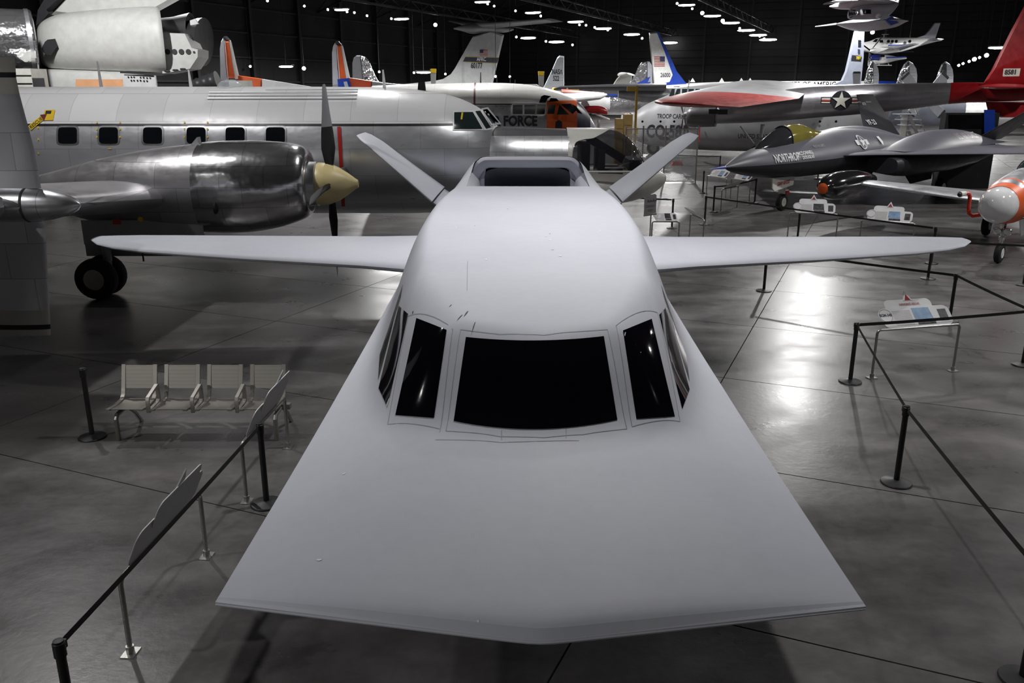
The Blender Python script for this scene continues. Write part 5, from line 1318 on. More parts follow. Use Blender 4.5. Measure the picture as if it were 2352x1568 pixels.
bodyp(ST, 'fuselage', [(1380, 204, 225), (1430, 199, 230), (1480, 200, 232)], 105, mat('cream_grey_paint', (.45, .46, .42), .35))
stand_legs(ST, [(at(1430, 225, 105).x, 105)], 3)
# ---- grey swept-wing jet and red-and-white aircraft in the middle distance
GJ = T_('dark_winged_jet', 'jet with long dark grey wing and yellow tip, above the orange cockpit', 'aircraft', 1400, 205, 66)
mb = MB(); surf(mb, [(at(1272, 204, 62), at(1275, 208, 64), (0, 0, .05)), (at(1285, 201, 62), at(1310, 207, 66), (0, 0, .15)), (at(1400, 199, 62), at(1400, 206, 68), (0, 0, .22)), (at(1530, 198, 62), at(1530, 206, 68), (0, 0, .28))], 12); GJ.part('wing', mb, M_dkgrey)
mb = MB(); mb.ball(at(1273, 206, 62.5), (.18, .3, .16)); GJ.part('tip_light', mb, M_yellow)
bodyp(GJ, 'fuselage', [(1420, 205, 225), (1480, 200, 235), (1560, 200, 238), (1620, 205, 232)], 67, M_mgrey)
stand_legs(GJ, [(at(1500, 230, 67).x, 67)], 3)
RW = T_('red_white_aircraft', 'white wing with red upper stripe and dark red nose between orange cockpit and poles', 'aircraft', 1345, 235, 54)
mb = MB(); surf(mb, [(at(1395, 218, 51), at(1388, 216, 53), (0, 0, .06)), (at(1380, 224, 50.5), at(1370, 213, 54), (0, 0, .2)), (at(1290, 233, 50), at(1285, 216, 55), (0, 0, .3))], 12); RW.part('wing', mb, M_white)
mb = MB(); surf(mb, [(at(1388, 216.6, 51.6), at(1386, 215, 52.5), (0, 0, .09)), (at(1290, 218.5, 51.8), at(1288, 215.5, 53), (0, 0, .33))], 10); RW.part('red_wing_stripe', mb, mat('pale_red_paint', (.5, .13, .11), .4))
bodyp(RW, 'red_nose', [(1338, 246, 254), (1350, 243, 259), (1375, 243, 262), (1392, 249, 263), (1395, 256, 262)], 52, M_red)
finp(RW, 'white_fin', [(1330, 256), (1336, 232), (1348, 230), (1356, 244), (1340, 252)], 52.3, .2, M_white)
stand_legs(RW, [(at(1345, 260, 52.5).x, 52.5), (at(1375, 260, 52.5).x, 52.5)], 2.6, M_alu)
mb = MB(); mb.tube([at(1370, 262, 52), at(1400, 275, 52)], .06, 8); RW.part('boarding_rail', mb, M_white)
# ---- crates, yellow masts, fence
CB = [(1413, 1429, 272, 300), (1432, 1450, 262, 300)]
for i, (x0, x1, y0, y1) in enumerate(CB):
    a_, b_ = at(x0, y0, 50), at(x1, y1, 50)
    T = Thing('wooden_crate', ('low' if i == 0 else 'tall') + ' tan crate beside the troop carrier nose', 'crate', ((a_.x + b_.x) / 2, 50, 0), 0, 'crates by the carrier nose')
    M_cr = mat('tan_crate_board', (.30, .20, .06), .7, var=.2)
    nb_ = 4; h = a_.z
    mb = MB(); mb.box(((a_.x + b_.x) / 2, 50, h / 2), (b_.x - a_.x - .04, .76, h - .02)); T.part('crate_core', mb, M_cr, smooth=0)
    for k in range(5):
        mb = MB(); mb.box(((a_.x + b_.x) / 2, 49.6, h * (k + .5) / 5), (b_.x - a_.x, .04, h / 5 - .03)); T.part('plank', mb, M_cr, smooth=0)
M_mast = mat('ochre_mast_paint', (.30, .20, .03), .5)
for px, y0, ax0, ax1, Y, lab in ((1463, 197, 1440, 1466, 43.5, 'ochre steel mast with short arm before the troop carrier nose'), (1303, 202, 1301, 1330, 58, 'ochre steel mast with short arm above the red and white wing')):
    t_ = at(px, y0, Y); T = Thing('yellow_mast', lab, 'mast', (t_.x, Y, 0), 0, 'ochre masts')
    mb = MB(); mb.beam((t_.x, Y, 0), t_, .11, .11, (0, 1, 0)); T.part('post', mb, M_mast, smooth=0)
    mb = MB(); a_, b_ = at(ax0, y0 + 7, Y), at(ax1, y0 + 7, Y); mb.beam(a_, b_, .1, .22, (0, 0, 1)); T.part('arm', mb, M_mast, smooth=0)
    mb = MB(); mb.box((t_.x, Y, .02), (.5, .5, .04)); T.part('foot', mb, M_mast, smooth=0)
    if Y < 50:
        mb = MB(); mb.box(at(px, 300, Y) + Vector((0, -.07, 0)), (.08, .02, .3)); T.part('tag', mb, M_yellow, smooth=0)
FY = 42.0
fx0, fx1 = at(1438, 300, FY).x, at(1604, 300, FY).x; FH = at(1500, 296, FY).z
FN = Thing('chain_link_fence', 'chain-link fence panel on grey pipes below the troop carrier nose', 'fence', (fx0, FY, 0))
for k in range(4):
    x = fx0 + (fx1 - fx0) * (0, .24, .55, 1)[k]; mb = MB(); mb.cyl((x, FY, 0), (x, FY, FH + .15), .035, n=8); FN.part('post', mb, M_steel)
for z in (FH, .1):
    mb = MB(); mb.cyl((fx0, FY, z), (fx1, FY, z), .025, n=8); FN.part('rail', mb, M_steel)
mb = MB(); L = fx1 - fx0; n_ = 46
for k in range(-int(n_ * FH / L), n_):
    for s in (1, -1):
        x0 = k * L / n_; pts = []
        a_ = Vector((x0, 0, .1)); b_ = Vector((x0 + FH - .1, 0, FH))
        if a_.x < 0: a_ = Vector((0, 0, .1 - x0))
        if b_.x > L: b_ = Vector((L, 0, .1 + L - x0))
        if b_.z <= a_.z: continue
        if s < 0: a_.x, b_.x = L - a_.x, L - b_.x
        mb.beam(a_ + Vector((fx0, FY, 0)), b_ + Vector((fx0, FY, 0)), .012, .012, (0, 1, 0))
w_ = FN.part('wire_mesh', mb, M_alu, smooth=0); w_['kind'] = 'stuff'
CH = T_('wheel_chock', 'small red wheel chock on the floor by the fence', 'chock', 1556, 374, 44.5)
mb = MB(); c = fl(1556, 380); mb.prism([(c.x - .35, c.y, 0), (c.x + .35, c.y, 0), (c.x + .25, c.y, .2), (c.x - .25, c.y, .2)], (0, .4, 0)); CH.part('wedge', mb, M_pred, smooth=0)
mb = MB(); mb.cyl((c.x - .3, c.y + .2, .2), (c.x + .3, c.y + .2, .24), .02, n=6); CH.part('handle', mb, M_black)

# ---- grey turboprop behind the boom
YG = 68.0
GT = T_('turboprop_transport', 'grey turboprop with slender fin and wide-bladed propeller behind the star insignia boom', 'aircraft', 1965, 190, YG)
M_gt = mat('turboprop_grey', (.24, .26, .32), .45)
gf = finp(GT, 'tail_fin', [(1905, 200), (1932, 188), (1942, 165), (1952, 122), (1964, 68), (1985, 66), (1983, 130), (1976, 200)], YG, .45, M_gt, k=.93)
plate(GT, 'fin_band', [(1954.5, 137), (1977, 138.5), (1978.5, 128.5), (1957, 126.5)], YG - .26, M_ink, gf)
letters(GT, 'TEST', .2, at(1966, 136, YG - .29), (1, 0, 0), (0, 0, 1), M_yellow, 'lettering', gf, squeeze=.6, bold=.006)
for k in range(4): plate(GT, 'code_mark', [(1971, 92 + k * 4), (1977.5, 92 + k * 4), (1977, 94.5 + k * 4), (1970.5, 94.5 + k * 4)], YG - .26, M_ink, gf)
for k in range(3): plate(GT, 'code_mark', [(1970, 113 + k * 3.5), (1975, 113 + k * 3.5), (1975, 115 + k * 3.5), (1970, 115 + k * 3.5)], YG - .26, M_navy, gf)
bodyp(GT, 'fuselage', [(1800, 215, 275), (1880, 204, 280), (1960, 200, 285), (2100, 205, 290), (2200, 215, 290)], YG, M_gt)
hc = at(2122, 226, YG - 3.5)
mb = MB(); mb.lathe(hc, (.1, -1, 0), [(-.2, .3), (0, .3), (.3, .22), (.5, .05)], 20); GT.part('propeller_hub', mb, M_dkgrey)
for tx, ty in ((2079, 174), (2171, 173), (2092, 262), (2163, 262)):
    t_ = at(tx, ty, YG - 3.5); d = (t_ - hc); n_ = Vector((-d.z, 0, d.x)).normalized()
    mb = MB(); mb.lens([hc + d * .2 + n_ * .12, hc + d * .5 + n_ * .3, hc + d * .97 + n_ * .36, hc + d * .97 - n_ * .36, hc + d * .5 - n_ * .3, hc + d * .2 - n_ * .12], Vector((0, .1, 0)), .94); bl = GT.part('propeller_blade', mb, mat('blade_grey', (.30, .31, .34), .45))
    mb = MB(); mb.lens([hc + d * .96 + n_ * .36, hc + d * 1.04 + n_ * .33, hc + d * 1.04 - n_ * .33, hc + d * .96 - n_ * .36], Vector((0, .11, 0)), .94); GT.part('blade_tip', mb, M_ink, bl)
t_ = at(1968, 163, YG - 4)
mb = MB(); mb.lens([at(1960, 204, YG - 4), at(1958, 168, YG - 4), at(1977, 168, YG - 4), at(1974, 204, YG - 4)], Vector((0, .1, 0)), .94); bl = GT.part('propeller_blade', mb, mat('blade_grey', (.30, .31, .34), .45))
mb = MB(); mb.lens([at(1958, 168.5, YG - 4), at(1960, 164, YG - 4), at(1976, 164, YG - 4), at(1977, 168.5, YG - 4)], Vector((0, .11, 0)), .94); GT.part('blade_tip', mb, M_ink, bl)
stand_legs(GT, [(at(1900, 260, YG).x, YG), (at(2120, 260, YG).x, YG)], 2.2)
# ---- triple-finned airliner
YE = 86.0
TF = T_('triple_tail_airliner', 'polished airliner with three rounded chrome fins', 'aircraft', 2085, 190, YE)
M_rud = mat('fabric_rudder_silver', (.48, .49, .52), .5)
for x0, x1, yt in ((1984, 2018, 140.5), (2058, 2106, 140), (2147, 2189, 141.5)):
    w_ = x1 - x0
    finp(TF, 'chrome_fin', [(x0, 194), (x0 + w_ * .22, 165), (x0 + w_ * .42, 146), (x0 + w_ * .55, yt), (x0 + w_ * .62, yt), (x0 + w_ * .6, 194)], YE, .35, M_chrome)
    rd = finp(TF, 'rudder', [(x0 + w_ * .61, 194), (x0 + w_ * .62, yt), (x0 + w_ * .8, yt + 5), (x0 + w_ * .95, yt + 17), (x1, yt + 34), (x1 - 1, 194)], YE, .3, M_rud)
    for k in range(6): plate(TF, 'rudder_rib', [(x0 + w_ * .64, 152 + 7 * k), (x1 - 2 - max(0, 9 - 4 * k) * .8, 152.5 + 7 * k), (x1 - 2 - max(0, 9 - 4 * k) * .8, 153.5 + 7 * k), (x0 + w_ * .64, 153 + 7 * k)], YE - .2, M_mgrey, rd)
mb = MB(); mb.box((at(2087, 200, YE).x, YE, at(2087, 200, YE).z), (9.5, 2.2, .3)); TF.part('tailplane', mb, M_chrome)
bodyp(TF, 'fuselage', [(2040, 203, 215), (2100, 200, 235), (2250, 196, 262), (2400, 196, 268)], YE, M_vc)
stand_legs(TF, [(at(2200, 240, YE).x, YE)], 2.5)

# ---- aircraft hung from the roof
def cable(T, p, top=16.0, m=None):
    mb = MB(); mb.cyl(p, (p[0], p[1], top), .012, n=5); T.part('cable', mb, m or M_steel)
YU = 45.0
SU_ = Thing('shark_drone', 'white drone gondola with painted shark mouth hung at the top right', 'drone', at(1980, 60, YU))
bodyp(SU_, 'drone_body', [(1905, 14, 16, .8), (1925, 5, 21, 1), (1955, -6, 22, 1), (2000, -12, 20, 1), (2050, -12, 14, 1)], YU, M_white)
bodyp(SU_, 'gondola', [(1948, 28, 40, .7), (1951, 22, 43, .9), (1965, 16, 45, 1), (1995, 10, 45, 1), (2025, 10, 43, 1), (2045, 8, 34, .9), (2062, -2, 14, .8)], YU - .2, M_lgrey, .9, 2.4)
mb = MB(); surf(mb, [(at(1890, 10, YU - 2), at(1925, 2, YU - 2), (0, 0, .05)), (at(1930, 0, YU), at(1990, 0, YU), (0, 0, .08))], 10); SU_.part('canard', mb, M_white)
mb = MB(); surf(mb, [(at(1960, -4, YU), at(2062, 2, YU), (0, 0, .12)), (at(2000, -6, YU - 3), at(2064, 6, YU - 3), (0, 0, .06))], 12); SU_.part('wing', mb, M_white)
SY = YU - .78
mo = plate(SU_, 'shark_mouth', [(1949, 25), (1953, 22), (1964, 23), (1975, 33), (1962, 36), (1953, 42), (1949, 36)], SY, M_ink)
for k in range(5):
    x = 1951 + k * 4.2; mb = MB(); mb.prism(P_([(x, 23.5 + k * .6), (x + 3.4, 24 + k * .9), (x + 1.7, 30.5 + k * .6)], SY - .03), (0, -.01, 0)); SU_.part('tooth', mb, M_white, mo, smooth=0)
    x = 1951 + k * 3.6; mb = MB(); mb.prism(P_([(x, 40 - k * 1.2), (x + 3, 38.5 - k * 1.1), (x + 1.5, 33 - k * .3)], SY - .03), (0, -.01, 0)); SU_.part('tooth', mb, M_white, mo, smooth=0)
wn = plate(SU_, 'sensor_window', [(1982, 22), (2000.5, 22), (2000.5, 32), (1982, 32)], SY - .02, M_pane)
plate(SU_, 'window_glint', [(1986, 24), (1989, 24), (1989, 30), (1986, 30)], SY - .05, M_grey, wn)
mb = MB(); mb.ball(at(2017, 36, YU - .7), .12); SU_.part('antenna_ball', mb, M_white)
mb = MB(); mb.lens(P_([(2016, 41), (2026, 36), (2040, 35), (2046, 38), (2036, 44), (2026, 45)], YU - .9), Vector((0, .12, 0)), .9); SU_.part('sensor_pod', mb, M_lgrey)
cable(SU_, at(1960, 0, YU)); cable(SU_, at(2040, 0, YU))
YL = 47.0
LB = Thing('hung_wedge_aircraft', 'white and blue wedge-shaped research craft with nose boom, hung below the shark drone', 'aircraft', at(1985, 70, YL))
mb = MB(); rs = []
for px, yt, yb, hw in catmull([(1919, 54.5, 56, .05), (1940, 49, 62, .5), (1965, 44, 68, .9), (1990, 40, 70.5, 1.2), (2015, 38, 70, 1.4), (2040, 40, 66, 1.5), (2056, 46, 60, 1.4), (2064, 51, 54, 1.2)], 4):
    a_, b_ = at(px, yt, YL), at(px, yb, YL); zm = (a_.z + b_.z) / 2 + (a_.z - b_.z) * .1
    rs.append([Vector((a_.x, YL - hw, zm)), Vector((a_.x, YL - hw * .5, a_.z - .03)), Vector((a_.x, YL, a_.z)), Vector((a_.x, YL + hw * .5, a_.z - .03)), Vector((a_.x, YL + hw, zm)), Vector((a_.x, YL + hw * .5, b_.z)), Vector((a_.x, YL, b_.z)), Vector((a_.x, YL - hw * .5, b_.z))])
mb.rings(rs); LB.part('hull', mb, mat('wedge_white_paint', (.5, .49, .51), .4), smooth=40)
mb = MB(); mb.tube([at(1921, 55, YL), at(1890, 59, YL), at(1872, 61, YL)], [.05, .035, .02], 8); LB.part('nose_boom', mb, M_white)
mb = MB(); mb.lens(P_([(2030, 45), (2046, 34), (2055, 45), (2064, 53), (2045, 60)], YL - 1.3), Vector((0, .2, 0)), .9); LB.part('blue_fin', mb, mat('deep_blue_paint', (.05, .09, .32), .25))
cable(LB, at(1960, 50, YL)); cable(LB, at(2040, 45, YL))
YK = 95.0
KA = Thing('twin_turboprop', 'small white twin turboprop with blue stripes and round windows hung on cables', 'aircraft', at(2075, 115, YK))
bodyp(KA, 'fuselage', [(1965, 104, 112), (1980, 98, 116), (1997, 94, 120), (2008, 89, 122), (2020, 86, 123), (2060, 86, 121), (2090, 86, 114), (2120, 87, 104), (2150, 89, 96), (2164, 90, 93)], YK, M_vc, .85)
finp(KA, 'tail_fin', [(2105, 87), (2122, 82), (2134, 70), (2148, 52), (2161, 51), (2148, 89)], YK, .35, M_lgrey)
for px in (2040, 2049, 2058, 2089): 
    mb = MB(); c = at(px, 95, YK - 1.05); mb.cyl(c, c + Vector((0, -.1, 0)), .15, n=14); KA.part('round_window', mb, M_pane)
plate(KA, 'cabin_window', [(2020, 92), (2027, 92), (2028, 98), (2020, 98)], YK - 1.0, M_pane, t=.1); plate(KA, 'windscreen', [(2004, 96), (2011, 90), (2016, 90), (2012, 97)], YK - .95, M_pane, t=.1)
plate(KA, 'blue_stripe', [(2040, 103), (2095, 101), (2095, 103), (2040, 106)], YK - 1.2, M_blue, t=.02)
mb = MB(); surf(mb, [(at(2010, 117, YK), at(2060, 119, YK), (0, 0, .25)), (at(2095, 101, YK - 7), at(2112, 101, YK - 7), (0, 0, .08)), ], 12); KA.part('wing', mb, M_alu)
mb = MB(); surf(mb, [(at(2130, 92, YK), at(2160, 92, YK), (0, 0, .12)), (at(2153, 89, YK - 3), at(2168, 90, YK - 3), (0, 0, .05))], 12); KA.part('tailplane', mb, M_alu)
for dx_, dy_ in ((0, 0), (-38, -6)):
    bodyp(KA, 'engine_nacelle', [(1998 + dx_, 113 + dy_, 119 + dy_), (2010 + dx_, 109 + dy_, 123 + dy_), (2040 + dx_, 110 + dy_, 123 + dy_), (2065 + dx_, 114 + dy_, 119 + dy_)], YK - 3 - (3 if dx_ else 0) * -2, M_vc)
mb = MB(); c = at(1999, 116, YK - 3); mb.lens([c + Vector((-.07, 0, -.1)), c + Vector((.95, 0, 1.35)), c + Vector((1.1, 0, 1.3)), c + Vector((.1, 0, 0))], Vector((0, .06, 0)), .9); mb.lens([c + Vector((-.1, 0, -.05)), c + Vector((-.12, 0, -1.5)), c + Vector((.12, 0, -1.5)), c + Vector((.1, 0, 0))], Vector((0, .06, 0)), .9); mb.lens([c + Vector((0, 0, -.1)), c + Vector((-1.2, 0, .9)), c + Vector((-1.3, 0, .75)), c + Vector((0, 0, .1))], Vector((0, .06, 0)), .9); p_ = KA.part('propeller', mb, M_chrome); p_['kind'] = 'stuff'
cable(KA, at(2035, 86, YK), 20); cable(KA, at(2090, 86, YK), 20)
mb = MB(); c = at(2030, 86, YK); mb.box(c + Vector((.1, 0, .3)), (.7, .08, .06)); mb.box(c + Vector((0, 0, .1)), (.12, .08, .4)); KA.part('roof_aerial', mb, M_vc)
YH = 99.0
HC = Thing('helicopter', 'blue and white helicopter hung beneath the twin turboprop', 'helicopter', at(2030, 148, YH))
bodyp(HC, 'cabin', [(1997, 132, 142), (2001, 126, 146), (2012, 124, 147), (2030, 124, 146), (2045, 127, 143), (2060, 130, 139), (2082, 132, 135)], YH, M_vc, .9)
bodyp(HC, 'blue_nose', [(1996.5, 131, 139), (1999.5, 126, 140), (2008, 124.6, 140), (2018, 123.5, 140.5)], YH - .25, mat('dark_blue_gloss', (.015, .025, .16), .12), .95)
plate(HC, 'door_window', [(2022, 126), (2031, 126), (2031, 131), (2022, 131)], YH - 1.1, M_pane, t=.1)
plate(HC, 'blue_stripe', [(2035, 131), (2080, 129), (2080, 132), (2035, 134)], YH - 1.0, M_blue, t=.1)
mb = MB(); mb.beam(at(2010, 149.5, YH), at(2048, 150, YH), .08, .08); mb.beam(at(2020, 146, YH), at(2018, 150, YH), .06, .06); mb.beam(at(2040, 145, YH), at(2042, 150, YH), .06, .06); HC.part('skid', mb, M_grey)
mb = MB(); mb.cyl(at(2028, 124, YH), at(2028, 118, YH), .08, n=8); HC.part('rotor_mast', mb, M_grey)
mb = MB(); mb.beam(at(1960, 119, YH + 3), at(2096, 119, YH - 3), .45, .06); HC.part('rotor_blade', mb, M_dkgrey)
cable(HC, at(2028, 118, YH), 20)
# ---- far right clutter: white airliner, boarding steps, black display wall
WA = T_('lettered_airliner', 'white airliner fuselage lettered FORCE seen under the red-tailed boom', 'aircraft', 2200, 250, 72)
bodyp(WA, 'fuselage', [(2140, 240, 285), (2170, 236, 288), (2250, 236, 288), (2330, 236, 288), (2420, 240, 285)], 72, M_vc)
letters(WA, 'FORCE', .32, at(2126, 268, 70.2), (1, 0, 0), (0, 0, 1), M_ink, squeeze=.8)
for px in (2171, 2198): plate(WA, 'cabin_window', [(px - 2.5, 252), (px + 2, 248), (px + 3, 252), (px, 254)], 70.1, M_pane, t=.03)
stand_legs(WA, [(at(2180, 270, 72).x, 72), (at(2300, 270, 72).x, 72)], 1.6)
BS = T_('boarding_steps', 'lit metal boarding steps in front of the lettered airliner', 'steps', 2110, 280, 60)
a_, b_ = at(2080, 262, 60), at(2125, 300, 60)
for k in range(8):
    t = k / 7; mb = MB(); mb.box((a_.x + (b_.x - a_.x) * t, 60, a_.z * (1 - t) + .2 * t), (1.3, 1.2, .05)); BS.part('tread', mb, M_alu, smooth=0)
for s in (-.6, .6):
    mb = MB(); mb.beam((a_.x, 60 + s, a_.z - .1), (b_.x, 60 + s, .1), .08, .2); BS.part('stringer', mb, M_steel, smooth=0)
    mb = MB(); mb.beam((a_.x, 60 + s, a_.z + .9), (b_.x, 60 + s, 1.1), .05, .05); BS.part('handrail', mb, M_steel, smooth=0)
mb = MB(); mb.beam((a_.x, 60, 0), (a_.x, 60, a_.z), 1.0, .1); BS.part('tower', mb, M_steel, smooth=0)
DW = T_('display_wall', 'black exhibit screen wall with blue side panel under the red fin', 'display', 2230, 280, 40)
a_, b_ = at(2168, 259, 40), at(2290, 259, 40)
mb = MB(); mb.box(((a_.x + b_.x) / 2, 40, a_.z / 2), (b_.x - a_.x, .5, a_.z)); DW.part('screen_wall', mb, M_black, smooth=0)
plate(DW, 'screen', [(2180, 264), (2258, 264), (2258, 295), (2180, 295)], 39.74, mat('blank_black_screen', (.003, .003, .004), .2))
plate(DW, 'blue_panel', [(2260, 252), (2285, 252), (2285, 305), (2260, 305)], 39.7, M_blue)

# ------------------------------------------------------------------ belt posts
PH_ = .98
def post_proto():
    T = Thing('belt_post', 'x', 'belt post', (0, 0, 0), local=True)
    mb = MB(); mb.lathe((0, 0, 0), (0, 0, 1), [(0, .175), (.012, .178), (.022, .17), (.045, .06), (.05, .035)], 32); T.part('base', mb, M_black)
    mb = MB(); mb.cyl((0, 0, .04), (0, 0, .9), .0325, n=20); T.part('pole', mb, M_black)
    mb = MB(); mb.lathe((0, 0, .86), (0, 0, 1), [(0, .034), (.0, .041), (.1, .041), (.105, .036), (.118, .034), (.12, .02)], 20); mb.box((0, .04, .93), (.06, .02, .06)); T.part('belt_head', mb, M_black)
    return T.o
_pp = post_proto(); _first = [True]
def post(x, y, label, rz=0.0):
    o = _pp if _first[0] else copy_tree(_pp)
    _first[0] = False
    o.location = (x, y, 0); o.rotation_euler = (0, 0, rz); o['label'] = label; o['group'] = 'black belt posts'
    return Vector((x, y, .94))
def belt(a, b, label, sag=.012, drop=0.0):
    mb = MB(); L = (b - a); d = Vector((L.x, L.y, 0)).normalized(); n = Vector((-d.y, d.x, 0)) * .0012
    a, b = a + d * .052, b - d * .052; vs = []; N = 12
    for k in range(N + 1):
        t = k / N; p = a.lerp(b, t) - Vector((0, 0, sag * 4 * t * (1 - t) + drop * t))
        for q in (p - n - Vector((0, 0, .025)), p + n - Vector((0, 0, .025)), p + n + Vector((0, 0, .025)), p - n + Vector((0, 0, .025))): vs.append(q)
    mb.rings([vs[4 * k:4 * k + 4] for k in range(N + 1)])
    solo('barrier_belt', mb, M_belt, label, 'belt', 'barrier belts', smooth=0)
def F2(px, py): p = fl(px, py); return p.x, p.y
pF = fl(133, 1470, .98)
PA_ = post(pF.x, pF.y, 'black belt post cut off at the bottom left corner')
PB_ = post(-2.76, 8.68, 'black belt post half hidden by the nose, beside the sign stand')
PC_ = post(-5.62, 10.59, 'black belt post at the left end of the metal bench')
P3_ = post(4.55, 9.21, 'nearest black belt post right of the nose')
P4_ = post(5.38, 12.83, 'black belt post left of the HANGING ABOVE sign')
P5_ = post(8.75, 16.48, 'black belt post just behind the HANGING ABOVE sign')
P6_ = post(5.79, 19.14, 'black belt post under the right wing near the floor joint')
P7_ = post(10.17, 20.44, 'nearer of two black belt posts in line under the right wingtip')
P8_ = post(11.13, 22.32, 'farther of two black belt posts in line under the right wingtip')
P9_ = post(8.62, 13.69, 'black belt post cut by the right edge beside the sign')
P10 = post(12.1, 19.73, 'black belt post at the right edge below the dome-nosed jet')
P11 = post(*F2(2348, 1562), 'black belt post with only its base in the bottom right corner')
P12 = post(*F2(1618, 516), 'black belt post at the left end of the belt before the fighter')
P13 = post(*F2(1638, 487), 'black belt post in front of the leaning sign, left of the fighter')
P14 = post(*F2(1733, 466), 'black belt post at the right end of the twin sign rack')
P15 = post(*F2(1614, 444), 'black belt post left of the twin sign rack')
P16 = post(*F2(1543, 524), 'black belt post between the sponsor sign and the right wing')
P17 = post(*F2(1832, 545), 'black belt post behind the left of two wing signs')
P18 = post(*F2(2250, 397), 'distant black belt post on the bright floor behind the fighter')
P19 = post(*F2(1652, 400), 'distant black belt post by the fence near the fighter nose')
P20 = post(*F2(1878, 412), 'distant black belt post under the fighter belly')
belt(PA_, PB_, 'black belt running along the near edge of the left signs')
belt(P3_, P11, 'black belt crossing the bottom right corner')
belt(P4_, P3_, 'black belt between the two posts right of the nose')
belt(P4_, P9_, 'black belt passing in front of the HANGING ABOVE sign')
belt(P5_, P9_, 'black belt running from behind the sign to the right edge')
belt(P6_, P5_, 'black belt slanting below the right wing')
belt(P7_, P10, 'black belt under the right wingtip to the frame edge')
belt(P12, P8_ + Vector((-.02, .012, 0)), 'long black belt passing behind the two wing signs')
belt(P13, P14, 'black belt sagging in front of the twin sign rack', .05)
belt(P16, P16 + Vector((-2.6, 1.2, 0)), 'short black belt behind the sponsor sign')
belt(P19, P19 + Vector((-2.2, .8, 0)), 'distant black belt by the chain-link fence')

